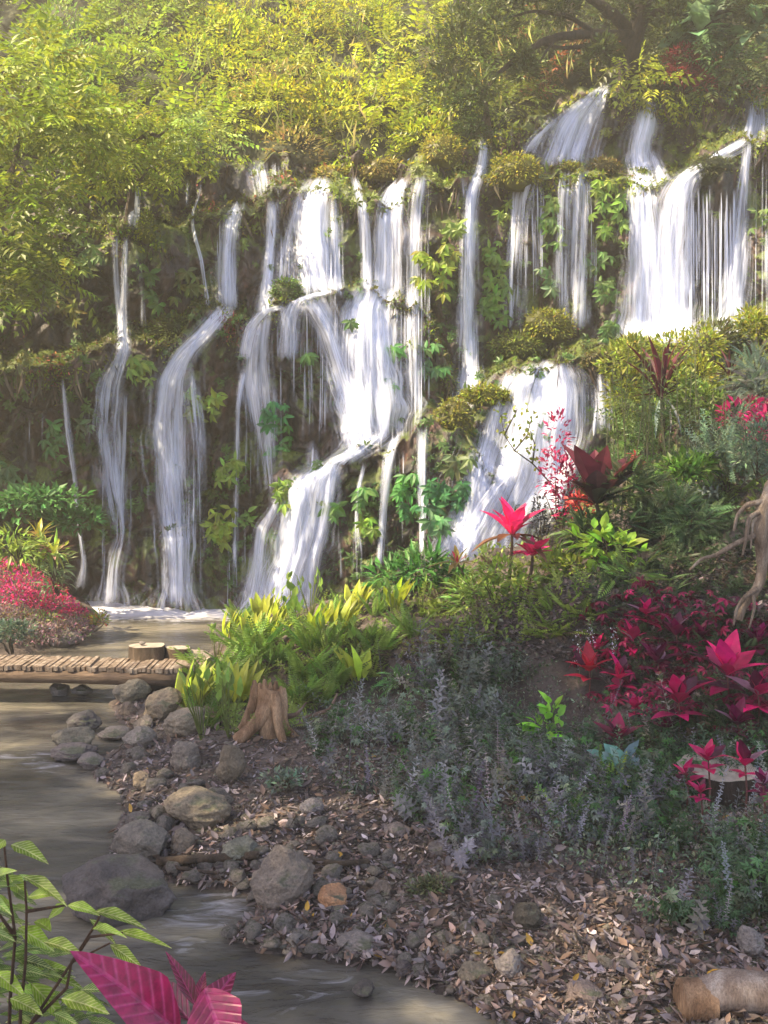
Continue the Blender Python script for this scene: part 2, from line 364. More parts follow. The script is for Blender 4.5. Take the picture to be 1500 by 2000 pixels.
C_ = [(-400, 690, 17.8, 16.2), (0, 700, 17.8, 16.3), (110, 725, 17.9, 16.6), (160, 700, 18.0, 17.0), (240, 662, 18.5, 17.8), (330, 690, 18.6, 17.9), (400, 602, 18.9, 18.0), (460, 602, 19.0, 18.0),
      (520, 612, 19.1, 18.0), (600, 575, 19.2, 18.1), (700, 572, 19.3, 18.2), (770, 562, 19.3, 18.3), (830, 620, 19.4, 18.6), (900, 770, 19.2, 17.9), (940, 730, 19.2, 17.6),
      (1000, 702, 19.7, 17.4), (1100, 692, 19.8, 17.2), (1200, 694, 19.9, 17.2), (1300, 680, 19.8, 17.2), (1500, 665, 19.4, 17.0), (1900, 650, 19.2, 16.8)]
D_ = [(-400, 1000, 17.2, 17.0), (0, 1000, 17.3, 17.1), (240, 1050, 17.5, 17.1), (330, 1050, 17.6, 17.2), (470, 1010, 17.5, 17.0), (545, 935, 17.4, 16.7), (650, 905, 17.5, 16.4),
      (740, 862, 17.7, 16.2), (850, 832, 17.7, 16.2), (920, 850, 17.6, 16.3), (1000, 965, 16.8, 16.3), (1100, 995, 16.6, 16.0), (1500, 1000, 16.4, 15.8), (1900, 1000, 16, 15.6)]
E_ = [(-400, 1235, 16.9, 16.9), (0, 1235, 16.9, 16.9), (400, 1232, 16.9, 16.9), (560, 1240, 16.4, 16.4), (700, 1220, 16.0, 16.0), (900, 1150, 15.9, 15.9), (1100, 1120, 15.7, 15.7), (1900, 1120, 15.4, 15.4)]
def cliffY(u, v):
    """depth of the bare cliff, its ledges and the slope above"""
    u = np.asarray(u, float); v = np.asarray(v, float); u, v = np.broadcast_arrays(u, v)
    jit = 24 * vnoise(np.stack([u / 55, 0 * u, 0 * u], -1), 5) + 9 * vnoise(np.stack([u / 14, 0 * u, 0 * u], -1), 6)
    lv = [(I(u, c, 1) + jit * (0 if c is E_ else 1), I(u, c, 2), I(u, c, 3)) for c in (A_, B_, C_, D_, E_)]
    Y = np.empty(u.shape); va = lv[0][0]
    up = va - v
    Y = lv[0][1] + np.maximum(up, 0) * .0135 + np.maximum(up, 0) ** 2 * 1.5e-5
    for k in range(4):
        v0, _, yf = lv[k]; v1, yb, _ = lv[k + 1]
        t = np.clip((v - v0) / np.maximum(v1 - v0, 1), 0, 1)
        seg = yf + (yb - yf) * t ** 1.3
        Y = np.where(v >= v0, seg, Y)
    Y = np.where(v >= lv[4][0], lv[4][2], Y)
    for k in (1, 2, 3):                                                  # worn, rounded lips
        v0, yb, yf = lv[k]; w_ = 10 + 13 * (yb - yf) + 6 * vnoise(np.stack([u / 33, 0 * u + k, 0 * u], -1), 15)
        t = np.clip((v - (v0 - w_)) / (w_ + 3), 0, 1); t = 1 - np.sqrt(np.maximum(1 - t * t, 0)) * .35 - (1 - t) * .65
        Y = np.where((v > v0 - w_) & (v < v0), Y * (1 - t) + yf * t, Y)
    return Y
def cliff_rough(u, v, Y):
    p = P(u, v, Y)
    q = p * np.array([1, .6, .8])
    d = .42 * fbm(q * .8, 3, 11) + .16 * fbm(q * np.array([3.4, 3, 2.0]), 4, 21)
    rid = np.abs(fbm(q * np.array([2.0, 2, 1.1]), 3, 31)); d += .18 * (rid - .35)
    wq = q * np.array([1.5, 1.5, 1.1]) + .35 * np.stack([vnoise(q * 2, 8), vnoise(q * 2, 9), vnoise(q * 2, 10)], -1)
    f1, f2, cid = worley(wq, 3); d += .30 * (cid - .5) + .22 * np.clip((f2 - f1) * 2.5, 0, .6)
    f1, f2, cid = worley(wq * 3.1, 13); d += .09 * (cid - .5) + .07 * np.clip((f2 - f1) * 3, 0, .6)
    return d
def build_cliff():
    us = np.arange(-420, 1921, 3.2)
    # rows from below the base up to the rim, following the rim
    nr = 360; t = np.linspace(0, 1, nr)
    U, T = np.meshgrid(us, t); top = I(U, A_, 1) + 24 * vnoise(np.stack([U / 55, 0 * U, 0 * U], -1), 5) + 9 * vnoise(np.stack([U / 14, 0 * U, 0 * U], -1), 6)
    Vv = 1330 + (top - 10 - 1330) * T
    Y = cliffY(U, Vv); Y = Y - cliff_rough(U, Vv, Y)
    V = P(U, Vv, Y).reshape(-1, 3); n = len(us)
    i = (np.arange(nr - 1)[:, None] * n + np.arange(n - 1)[None]); q = np.stack([i, i + 1, i + n + 1, i + n], -1).reshape(-1, 4)
    o = obj('cliff', mesh_data('cliff', V, [q], M_CLIFF)); tag(o, kind='structure')
    # slope above
    us = np.arange(-420, 1921, 12.0); nr = 90; t = np.linspace(0, 1, nr); U, T = np.meshgrid(us, t)
    top = I(U, A_, 1) + 24 * vnoise(np.stack([U / 55, 0 * U, 0 * U], -1), 5) + 9 * vnoise(np.stack([U / 14, 0 * U, 0 * U], -1), 6)
    Vv = top - 6 + (-480 - top) * T; Y = cliffY(U, Vv); Y = Y - cliff_rough(U, Vv, Y) * (1 + T)
    V = P(U, Vv, Y).reshape(-1, 3); n = len(us)
    i = (np.arange(nr - 1)[:, None] * n + np.arange(n - 1)[None]); q = np.stack([i, i + 1, i + n + 1, i + n], -1).reshape(-1, 4)
    o = obj('hillside', mesh_data('hillside', V, [q], M_HILL)); tag(o, kind='structure')
build_cliff()
def CP(u, v, off=0.0):
    Y = cliffY(u, v); Y = Y - cliff_rough(u, v, Y) - off
    return P(u, v, Y)

# ------------------------------------------------------------------ ground
SHORE = [(545, 1195), (470, 1225), (420, 1260), (395, 1290), (355, 1318), (262, 1345), (215, 1375), (232, 1410), (290, 1440), (180, 1490), (185, 1520), (240, 1555), (238, 1600),
         (215, 1650), (230, 1690), (310, 1690), (330, 1725), (480, 1745), (505, 1785), (440, 1835), (520, 1862), (760, 1893), (815, 1925), (900, 1955), (960, 1990), (1040, 2080),
         (1100, 2300), (-300, 2300), (-900, 1700), (-700, 1350), (-120, 1310), (0, 1290), (60, 1275), (150, 1245), (205, 1215), (165, 1172), (150, 1120), (545, 1120)]
SP = np.array([G(a, b)[:2] for a, b in SHORE])
def shore_sd(x, y):
    """signed distance to the water's edge: positive on land"""
    x = np.asarray(x, float); y = np.asarray(y, float); d = np.full(x.shape, 1e9); ins = np.zeros(x.shape, bool)
    n = len(SP)
    for i in range(n):
        a = SP[i]; b = SP[(i + 1) % n]; ab = b - a
        t = np.clip(((x - a[0]) * ab[0] + (y - a[1]) * ab[1]) / (ab @ ab + 1e-12), 0, 1)
        d = np.minimum(d, np.hypot(x - a[0] - t * ab[0], y - a[1] - t * ab[1]))
        c = ((a[1] > y) != (b[1] > y)) & (x < (b[0] - a[0]) * (y - a[1]) / (b[1] - a[1] + 1e-12) + a[0]); ins ^= c
    return np.where(ins, -d, d)
GC = [(470, 1450, 9.9), (640, 1450, 9.9), (560, 1480, 9.4), (700, 1560, 8.4), (850, 1640, 7.7), (1000, 1700, 7.2), (1200, 1760, 6.7), (1400, 1800, 6.4), (1600, 1830, 6.2), (850, 1520, 8.6), (1000, 1560, 8.2), (1200, 1600, 7.8), (1400, 1620, 7.5),
      (560, 1345, 10.6), (700, 1350, 10.4), (900, 1400, 9.7), (1100, 1420, 9.2), (1300, 1400, 9.0), (1500, 1400, 8.8), (1700, 1400, 8.8),
      (440, 1290, 12.0), (520, 1240, 12.4), (650, 1240, 11.8), (800, 1240, 11.4), (900, 1215, 11.2), (1000, 1170, 11.0), (1100, 1130, 11.0), (1200, 1110, 11.0), (1350, 1200, 10.4), (1500, 1180, 10.2), (1300, 1090, 11.4), (1500, 1020, 11.2), (1700, 1000, 11),
      (700, 1180, 13.4), (850, 1140, 13.2), (1000, 1090, 13), (1150, 1040, 13), (1300, 960, 13), (1500, 900, 13), (1700, 880, 13),
      (600, 1215, 15.2), (750, 1180, 15.2), (900, 1130, 15.2), (1100, 1060, 15.2), (1300, 960, 15.4), (1500, 860, 15.4), (1700, 860, 15.4), (1200, 1100, 17), (1500, 900, 17), (900, 1150, 17)]
GCP = np.array([P(a, b, c) for a, b, c in GC])
def ground_exact(x, y):
    x = np.asarray(x, float); y = np.asarray(y, float)
    sd = shore_sd(x, y)
    num = 0; den = 1e-9
    for c in GCP:
        wg = 1 / (((x - c[0]) ** 2 + (y - c[1]) ** 2) + .05) ** 1.7; num = num + wg * c[2]; den = den + wg
    zc = num / den
    zc = np.maximum(zc, .10 + .02 * np.clip(sd, 0, 4))
    # bare gravel bank near the camera is low
    near = np.clip((y - 5.2) / 2.6 + np.clip(x - .8, -2, 2) * .15, 0, 1)
    left = np.clip((-x - .8) / 1.2, 0, 1) * (y > 10)
    zc = zc * near + .10 * (1 - near)
    zl = .12 + .45 * np.clip((-x - 4.6) / 1.5, 0, 2.5)
    islft = (x < -3.0 - np.clip((y - 13) * .05, 0, 1))
    zc = np.where(islft, zl, zc)
    k = np.clip(sd / 1.1, 0, 1); k = k * k * (3 - 2 * k)
    land = .03 + .07 * np.clip(sd / .25, 0, 1) * (1 - k) + zc * k
    bed = np.maximum(-.32, sd * .5 - .02)
    z = np.where(sd > 0, land, bed)
    p = np.stack([x, y, 0 * x], -1)
    rough = .05 * fbm(p * 2.2, 4, 41) + .10 * fbm(p * .9, 2, 44) * k
    return z + rough * np.clip(sd / .3 + .3, 0, 1) * np.clip(.35 + k, 0, 1)
_gx = np.arange(-10, 10.01, .05); _gy = np.arange(2, 19.01, .05); _X, _Y = np.meshgrid(_gx, _gy); _GH = ground_exact(_X, _Y); _SD = shore_sd(_X, _Y)
def _look(T, x, y):
    x = np.asarray(x, float); y = np.asarray(y, float)
    a = np.clip((x + 10) / .05, 0, len(_gx) - 2.001); b = np.clip((y - 2) / .05, 0, len(_gy) - 2.001); i = a.astype(int); j = b.astype(int); a = a - i; b = b - j
    return T[j, i] * (1 - a) * (1 - b) + T[j, i + 1] * a * (1 - b) + T[j + 1, i] * (1 - a) * b + T[j + 1, i + 1] * a * b
def ground_z(x, y): return _look(_GH, x, y)
def sd_fast(x, y): return _look(_SD, x, y)
def GZ(u, v, it=12):
    """where the line of sight through (u, v) meets the ground"""
    d = ray(u, v); d = d / d[..., 1:2]
    ys = np.arange(3.5, 17.5, .05)
    u = np.atleast_1d(u); d = np.atleast_2d(d)
    X = d[:, 0:1] * ys; Z = CAMZ + d[:, 2:3] * ys; H = ground_z(X, np.broadcast_to(ys, X.shape))
    hit = Z < np.maximum(H, -0.02); k = np.argmax(hit, 1); k = np.where(hit.any(1), k, len(ys) - 1)
    yy = ys[k]; xx = d[:, 0] * yy
    return np.stack([xx, yy, ground_z(xx, yy)], -1)
def build_ground():
    xs = np.concatenate([np.arange(-40, -9, 1.0), np.arange(-9, 9, .06), np.arange(9, 40.1, 1.0)])
    ys = np.concatenate([np.arange(-25, 3.6, 1.0), np.arange(3.6, 17.6, .06), np.arange(17.6, 60, 2.0)])
    X, Yg = np.meshgrid(xs, ys); Z = ground_exact(X, Yg)
    V = np.stack([X, Yg, Z], -1).reshape(-1, 3); n = len(xs)
    i = (np.arange(len(ys) - 1)[:, None] * n + np.arange(n - 1)[None]); q = np.stack([i, i + 1, i + n + 1, i + n], -1).reshape(-1, 4)
    t = np.clip(.9 + .25 * fbm(V * .6, 2, 3), .5, 1.3)[:, None] * np.array([1, .97, 1.0])
    o = obj('ground', mesh_data('ground', V, [q], M_SOIL, col=t)); tag(o, kind='structure')
    # water: one level sheet, with attribute for foam where the falls land and where it runs over stones
    xs = np.arange(-16, 8, .12); ys = np.arange(2.5, 17.6, .12); X, Yw = np.meshgrid(xs, ys)
    foam = np.zeros(X.shape)
    base = 16.75 + .0 * X
    foam = np.maximum(foam, np.clip(1.0 - (base - Yw) / 2.0, 0, 1) * (X < 2))
    for (u, v, r, s) in [(400, 1790, .5, .40), (330, 1820, .55, .36), (450, 1760, .3, .42), (600, 1930, .7, .34), (230, 1650, .3, .25), (40, 1485, .6, .4), (110, 1500, .4, .38)]:
        c = G(u, v); foam = np.maximum(foam, s * np.exp(-(((X - c[0]) / 1.3) ** 2 + (Yw - c[1]) ** 2) / (r * r)))
    z = .006 * fbm(np.stack([X, Yw * 2, 0 * X], -1) * 2, 3, 8)
    V = np.stack([X, Yw, z], -1).reshape(-1, 3); n = len(xs)
    i = (np.arange(len(ys) - 1)[:, None] * n + np.arange(n - 1)[None]); q = np.stack([i, i + 1, i + n + 1, i + n], -1).reshape(-1, 4)
    o = obj('water', mesh_data('water', V, [q], M_WATER, fl={'foam': foam.ravel()})); tag(o, kind='structure')
build_ground()

# ------------------------------------------------------------------ waterfalls
def fall_strip(mb, path, dens, seed, off=.1, free=True, step=9.0, edge_soft=.22):
    """a sheet of water along points (u, v, width); it never flows back into the rock"""
    p = np.array(path, float); L = np.concatenate([[0], np.cumsum(np.hypot(np.diff(p[:, 0]), np.diff(p[:, 1])))])
    m = max(int(L[-1] / step), 4); s = np.linspace(0, L[-1], m)
    # smooth path
    u = np.interp(s, L, p[:, 0]); v = np.interp(s, L, p[:, 1]); wd = np.interp(s, L, p[:, 2])
    k = np.array([1, 2, 3, 2, 1.]) / 9
    for _ in range(2):
        for a in (u, wd):
            a[:] = np.convolve(np.pad(a, 2, mode='edge'), k, 'valid')
    wd = wd * (1 + .12 * vnoise(np.stack([s / 30, 0 * s + seed, 0 * s], -1), seed))
    nc = int(np.clip(wd.max() / 4, 4, 44)); c = np.linspace(-.5, .5, nc)
    UU = u[:, None] + c[None] * wd[:, None]; VV = v[:, None] + 0 * c[None] + 6 * vnoise(np.stack([c[None] * 9 + 0 * u[:, None], 0 * UU + seed, 0 * UU], -1), seed)
    Y = cliffY(UU, VV); Yr = Y - cliff_rough(UU, VV, Y); raw = Yr.copy()
    Yr = np.minimum.accumulate(Yr, 0)                                   # falls forward, never back
    kk = np.ones(7) / 7
    for j in range(nc):                                                  # smooth the arc of the fall
        Yr[:, j] = np.convolve(np.pad(Yr[:, j], 3, mode='edge'), kk, 'valid')
    for i in range(m): Yr[i] = np.convolve(np.pad(Yr[i], 2, mode='edge'), np.ones(5) / 5, 'valid')
    rip = .05 * fbm(np.stack([UU / 7, VV / 220, 0 * UU + seed], -1), 3, seed + 3)
    Yr = np.minimum(Yr - off - rip - .10 * (1 - (2 * c[None]) ** 2), raw - .035)
    V = P(UU, VV, Yr)
    sc_ = 17 / F; uvx = (c[None] * wd.mean() * .8 + 0 * UU + (UU - u[:, None]) * .2) * sc_ + seed * 3.17; uvy = s[:, None] * sc_ + 0 * UU + seed * 1.7
    e = np.clip((.5 - np.abs(c)) / .38, 0, 1); e = e * e * (3 - 2 * e)
    along = np.clip(s / 22, 0, 1) * np.clip((L[-1] - s) / 22 + .25, 0, 1)
    tt = s / max(L[-1], 1)
    dn = dens[0] + (dens[1] - dens[0]) * tt if isinstance(dens, tuple) else dens + 0 * tt
    D = dn[:, None] * (.62 + .55 * e[None]) + 0 * UU; E = e[None] * along[:, None] + 0 * UU
    i = (np.arange(m - 1)[:, None] * nc + np.arange(nc - 1)[None]); q = np.stack([i, i + 1, i + nc + 1, i + nc], -1).reshape(-1, 4)
    mb.add(V.reshape(-1, 3), [q], (1, 1, 1), np.stack([uvx, uvy], -1).reshape(-1, 2))
    mb.A.setdefault('dens', []).append(D.ravel()); mb.A.setdefault('edge', []).append(E.ravel())
def waterfall(label, sheets, drips=()):
    mb = MB(); sd = waterfall.k; waterfall.k += 7
    sheets = [([(a, b, c * (1.28 if c > 16 else 1.15)) for a, b, c in path], dd) for path, dd in sheets]
    for k, (path, dens) in enumerate(sheets):
        fall_strip(mb, path, dens, sd + k)
        if max(q[2] for q in path) > 24:
            fall_strip(mb, [(a, b, c * .82) for a, b, c in path], (np.mean(dens) * .62), sd + k + 40, off=.2)
            fall_strip(mb, [(a, b, c * 1.65) for a, b, c in path], (np.mean(dens) * .52), sd + k + 80, off=.06)
    for (u0, u1, v0, v1, n_, d_) in drips:
        for k in range(n_):
            uu = rng.uniform(u0, u1); a = v0 + rng.uniform(0, .25) * (v1 - v0); b = v1 - rng.uniform(0, .4) * (v1 - v0)
            fall_strip(mb, [(uu, a, rng.uniform(3, 6)), (uu + rng.uniform(-3, 3), b, rng.uniform(2.5, 5))], d_ * rng.uniform(.6, 1.1), sd + k + 60, step=22, off=.08)
    me = mb.data('waterfall', M_FALL, True, {k: np.concatenate(x) for k, x in mb.A.items()})
    # origin at the foot of the fall
    V = np.concatenate(mb.V); foot = V[np.argmin(V[:, 2])]; me.transform(__import__('mathutils').Matrix.Translation(-Vector(foot)))
    o = obj('waterfall', me, loc=foot); tag(o, label, 'waterfall', 'cascades pouring over the cliff'); return o
waterfall.k = 1
waterfall("long slender waterfall at the left with a forked upper stream, ending in the pool corner", [
    ([(268, 360, 18), (265, 400, 26), (258, 448, 26)], .55), ([(224, 458, 14), (228, 560, 13), (237, 650, 16), (240, 690, 26)], .6),
    ([(246, 462, 16), (242, 520, 14), (239, 600, 16), (242, 690, 34), (218, 755, 58), (212, 850, 60), (218, 940, 50), (232, 1010, 34), (238, 1045, 26), (222, 1090, 36), (214, 1180, 44)], (.62, .42)),
    ([(215, 1130, 40), (212, 1165, 80), (212, 1190, 130)], .36), ([(255, 468, 12), (272, 510, 12), (280, 580, 14), (282, 640, 18)], .25), ([(246, 760, 12), (240, 930, 10), (237, 1040, 10)], .65)], [(190, 270, 800, 1180, 10, .4)])
waterfall("single thin thread of water falling down the dark wall beside the red undercut ledge", [([(122, 742, 10), (130, 830, 12), (145, 930, 11), (155, 1040, 9), (166, 1108, 12), (156, 1150, 20)], .55)])
waterfall("faint short drips under the brown ledge at the far left edge", [([(46, 800, 9), (50, 900, 7)], .3), ([(60, 800, 8), (62, 890, 6)], .25)], [(30, 110, 790, 900, 6, .3)])
waterfall("broad curved waterfall pouring off the mossy ledge left of the red rock", [
    ([(445, 598, 44), (400, 650, 52), (360, 690, 58), (335, 740, 74), (328, 830, 84), (335, 930, 80), (345, 1060, 66), (348, 1185, 62)], (.85, .5)),
    ([(346, 1120, 60), (346, 1165, 110), (346, 1198, 200)], .36), ([(330, 900, 18), (328, 1000, 16), (342, 1120, 14), (344, 1180, 18)], .85), ([(372, 720, 30), (385, 830, 36), (392, 960, 30)], .35)],
    [(300, 400, 800, 1180, 26, .45), (370, 400, 1100, 1190, 6, .5)])
waterfall("narrow upper waterfall feeding the curved fall, beside the brown overhanging rock", [([(470, 395, 22), (452, 420, 34), (445, 500, 36), (448, 600, 42)], (.75, .6))], [(418, 470, 420, 600, 12, .6)])
waterfall("small pale chute dropping over the sunlit rim above the brown rock", [([(497, 312, 34), (506, 350, 36), (512, 384, 34)], .6), ([(540, 318, 20), (543, 378, 24)], .4)], [(465, 560, 310, 385, 8, .4)])
waterfall("thin zigzag trickle running down the brown wall left of the narrow fall", [([(392, 348, 9), (388, 390, 9), (373, 415, 9), (378, 455, 9), (394, 505, 10), (400, 560, 11), (408, 600, 14)], .6), ([(368, 352, 7), (364, 400, 8)], .4)], [(330, 430, 440, 600, 5, .3)])
waterfall("waterfall right of the brown overhanging rock, breaking into strands over the lower wall", [
    ([(533, 390, 22), (528, 480, 26), (521, 560, 28), (515, 615, 40)], (.8, .7)), ([(515, 615, 40), (503, 680, 52), (502, 740, 66), (512, 830, 50), (522, 900, 34), (528, 960, 24)], (.75, .4)),
    ([(478, 720, 22), (465, 780, 14), (463, 880, 12), (461, 1000, 14), (460, 1110, 16)], .5), ([(555, 590, 30), (568, 650, 40), (562, 700, 36)], .5)], [(455, 560, 700, 1000, 14, .4), (440, 500, 980, 1190, 10, .35)])
waterfall("wide bright waterfall over the highest hump of the middle rim", [
    ([(628, 348, 40), (615, 372, 66), (608, 420, 82), (612, 500, 84), (622, 575, 80)], (.95, .7)), ([(650, 380, 18), (655, 480, 18), (662, 580, 20)], .6),
    ([(600, 575, 80), (640, 640, 60), (665, 720, 58), (690, 800, 52), (705, 870, 60)], (.8, .6)), ([(580, 385, 20), (560, 470, 30), (552, 560, 34)], .4)], [(545, 670, 420, 720, 26, .5), (590, 650, 640, 900, 12, .4)])
waterfall("thin straight waterfall between the two widest middle falls", [([(690, 345, 10), (706, 388, 18), (713, 450, 20), (717, 570, 24)], .75)])
waterfall("large white cascade that fans out below the twin streams in the middle of the cliff", [
    ([(790, 350, 20), (768, 372, 50), (760, 430, 60), (760, 500, 60), (758, 575, 76)], (.85, .65)),
    ([(740, 560, 90), (720, 600, 110), (722, 700, 130), (735, 790, 130), (738, 850, 110)], (.95, .7)), ([(738, 840, 80), (700, 880, 60), (655, 905, 60)], .9), ([(690, 600, 50), (680, 700, 60), (690, 800, 70), (700, 880, 60)], .6)],
    [(660, 830, 600, 840, 44, .6), (640, 780, 820, 900, 14, .5), (560, 660, 600, 880, 12, .45)])
waterfall("narrow waterfall from the rim notch at the right of the middle falls", [([(826, 342, 20), (816, 380, 30), (812, 450, 30), (808, 560, 28), (806, 640, 34), (812, 800, 26)], (.8, .3))], [(795, 840, 400, 820, 14, .45)])
waterfall("brightest low cascade rushing down the rock steps into the pool", [
    ([(650, 900, 40), (610, 935, 96), (598, 1000, 96), (580, 1080, 90), (556, 1150, 90), (545, 1215, 100)], (1.0, .85)), ([(560, 1120, 80), (545, 1170, 130), (530, 1208, 200)], .4), ([(655, 905, 22), (642, 960, 26), (628, 1040, 28), (608, 1110, 30), (600, 1190, 30)], .8),
    ([(612, 860, 16), (614, 900, 34), (612, 930, 30)], .5)], [(600, 690, 1000, 1190, 12, .35)])
waterfall("low white ribbons of water running along the middle ledge under the narrow upper falls", [([(650, 572, 16), (610, 578, 22), (575, 590, 34), (560, 630, 40), (556, 700, 44)], .6), ([(560, 598, 20), (520, 606, 30), (492, 640, 40), (480, 700, 34)], .6)], [(480, 600, 610, 760, 10, .4)])
waterfall("small stepped cascade at the left of the brightest low cascade", [([(548, 968, 14), (535, 1000, 30), (512, 1030, 34), (505, 1100, 34), (496, 1150, 40), (484, 1200, 50)], (.7, .5))], [(440, 530, 1050, 1200, 14, .4)])
waterfall("slim waterfall over the dark boulder, left of its straight neighbour", [([(780, 845, 16), (764, 865, 26), (756, 910, 26), (748, 1000, 17), (742, 1105, 16)], (.75, .5)), ([(770, 860, 10), (775, 940, 8)], .3)], [(735, 790, 880, 1080, 6, .35)])
waterfall("slim straight waterfall on the dark boulder, the one nearest the fern hump", [([(826, 835, 24), (824, 880, 24), (824, 960, 15), (825, 1080, 13)], (.7, .6))], [(800, 840, 880, 1080, 4, .3)])
waterfall("little trickle on the left side of the dark boulder", [([(714, 905, 9), (700, 950, 11), (696, 1030, 12), (702, 1070, 30), (704, 1130, 40)], (.6, .25)), ([(664, 1060, 7), (666, 1130, 7)], .5)])
waterfall("tall single column of water right of the middle, between two columns of vine leaves", [
    ([(946, 268, 22), (941, 330, 24), (922, 368, 30), (915, 450, 28), (914, 600, 34), (915, 700, 40), (916, 790, 52)], (.8, .55)), ([(905, 345, 14), (910, 385, 16)], .5)], [(900, 935, 420, 760, 6, .4)])
waterfall("slanting waterfall spilling from the highest ledge over the yellow moss hump", [
    ([(1190, 165, 16), (1160, 190, 54), (1125, 235, 92), (1105, 290, 100), (1095, 325, 104)], (.8, .6)), ([(1090, 230, 20), (1050, 268, 34), (1028, 300, 34)], .55)], [(1040, 1150, 240, 330, 12, .5), (965, 1000, 240, 300, 6, .4)])
waterfall("veil of fine threads below the yellow moss hump", [([(1040, 335, 60), (1022, 380, 60), (1012, 470, 54), (1003, 640, 46)], (.42, .3)), ([(1005, 360, 10), (1000, 480, 9), (996, 640, 8)], .9)], [(1000, 1062, 345, 600, 24, .55)])
waterfall("veil of water right of the vine leaves, below the small moss cushion", [([(1105, 335, 26), (1102, 400, 26), (1098, 600, 34)], (.5, .3)), ([(1140, 330, 20), (1136, 370, 40), (1132, 470, 44), (1124, 640, 54)], (.65, .3))], [(1090, 1165, 350, 640, 18, .45)])
waterfall("tall waterfall below the yellow fern on the upper rim, joining its neighbour at a fork", [
    ([(1266, 195, 26), (1262, 240, 46), (1246, 290, 52), (1256, 350, 44), (1262, 420, 66), (1266, 520, 78), (1262, 600, 90), (1260, 668, 110)], (.9, .8)), ([(1270, 290, 16), (1285, 330, 26), (1302, 370, 34)], .7), ([(1235, 290, 20), (1225, 320, 26)], .4)])
waterfall("waterfall that sweeps down leftward from the upper right and meets the fork", [
    ([(1478, 192, 40), (1478, 240, 58), (1468, 275, 64)], .6), ([(1465, 272, 40), (1415, 300, 36), (1370, 325, 40), (1335, 350, 56), (1318, 400, 74), (1310, 500, 84), (1312, 600, 90), (1312, 668, 100)], (.7, .85)), ([(1310, 490, 60), (1322, 540, 60), (1320, 660, 70)], .8)])
waterfall("curtain of separate droplet threads under the mossy overhang at the right", [([(1360, 380, 26), (1358, 600, 20)], .15)], [(1330, 1440, 350, 660, 46, .75)])
waterfall("waterfall near the right edge with a soft spreading foot", [([(1462, 280, 26), (1455, 340, 24), (1448, 420, 34), (1440, 520, 50), (1430, 600, 60), (1424, 668, 80)], (.7, .5)), ([(1505, 400, 20), (1500, 640, 30)], .4)], [(1470, 1530, 300, 640, 12, .5)])
waterfall("wide arched waterfall spilling off the near ledge behind the dark red cordyline", [
    ([(1078, 706, 74), (1062, 730, 128), (1048, 780, 160), (1036, 850, 180), (1018, 930, 196), (985, 1000, 180), (945, 1070, 150), (910, 1130, 150)], (.85, .6)),
    ([(1095, 712, 44), (1108, 760, 60), (1102, 850, 70), (1080, 940, 70), (1068, 1000, 60)], .8), ([(1000, 730, 24), (968, 800, 30), (945, 900, 40), (920, 1000, 60), (895, 1080, 80)], .9),
    ([(1010, 915, 40), (970, 950, 60), (930, 1010, 80), (890, 1090, 90)], .7)], [(1100, 1150, 730, 860, 8, .5)])
waterfall("small braided trickle right of the wide arched waterfall", [([(1170, 728, 20), (1176, 780, 34), (1180, 840, 30)], .6), ([(1190, 740, 10), (1194, 820, 10)], .7), ([(1166, 770, 8), (1160, 850, 8)], .7)], [(1130, 1200, 730, 840, 8, .6)])

def landmark_labels(objs, uvs, marks, fmt):
    """tell look-alikes apart by the thing they stand nearest to, the side of it, and their order outward"""
    ORD = ['nearest', 'second nearest', 'third nearest', 'fourth nearest', 'fifth nearest', 'sixth nearest', 'seventh nearest', 'eighth nearest', 'ninth nearest', 'tenth nearest', 'eleventh nearest', 'twelfth nearest']
    SEC = ['to the right of', 'to the upper right of', 'above', 'to the upper left of', 'to the left of', 'to the lower left of', 'below', 'to the lower right of']
    best = [(99, 1e9, '')] * len(objs); uv = np.array(uvs, float)
    for (mu, mv, nm) in marks:
        d = uv - (mu, mv); r = np.hypot(d[:, 0], d[:, 1]); sec = np.round(np.arctan2(-d[:, 1], d[:, 0]) / (math.pi / 4)).astype(int) % 8
        for k in range(8):
            ii = [i for i in np.argsort(r) if sec[i] == k]
            for rk, i in enumerate(ii):
                if (rk, r[i]) < best[i][:2] and rk < len(ORD): best[i] = (rk, r[i], f"{ORD[rk]} {SEC[k]} {nm}")
    for i, o in enumerate(objs): o['label'] = fmt(i, best[i][2])

# ------------------------------------------------------------------ rocks
def ico(sub):
    import bmesh
    bm = bmesh.new(); bmesh.ops.create_icosphere(bm, subdivisions=sub, radius=1)
    V = np.array([v.co[:] for v in bm.verts]); Fc = np.array([[v.index for v in f.verts] for f in bm.faces]); bm.free(); return V, Fc
ICO4 = ico(5); ICO3 = ico(3); ICO2 = ico(2); ICO1 = ico(1)
def rock_shape(seed, base=ICO4, ang=.5, flat=True):
    V, Fc = base; r = np.random.default_rng(seed); d = V.copy()
    for k in range(9):                                                  # worn facets
        n = nrm(r.normal(size=3)); h = r.uniform(.62, .95); s = d @ n; over = np.maximum(s - h, 0); d = d - (over * ang * 1.6).clip(0, over)[:, None] * n
    q = V * 1.3 + seed * 3.1
    d = d * (1 + .16 * fbm(q, 3, seed)[:, None] + .055 * fbm(q * 4.5, 4, seed + 5)[:, None] - .05 * np.clip(.12 - np.abs(fbm(q * 1.8, 2, seed + 9)), 0, 1)[:, None] * 4)
    return d, Fc
def rock_data(seed, sx, sy, sz, col=(1, 1, 1), mat=None, base=ICO4, ang=.5, name='boulder'):
    d, Fc = rock_shape(seed, base, ang); d = d * np.array([sx, sy, sz])
    return mesh_data(name, d, [Fc], mat or M_ROCK, col=np.tile(col, (len(d), 1)))
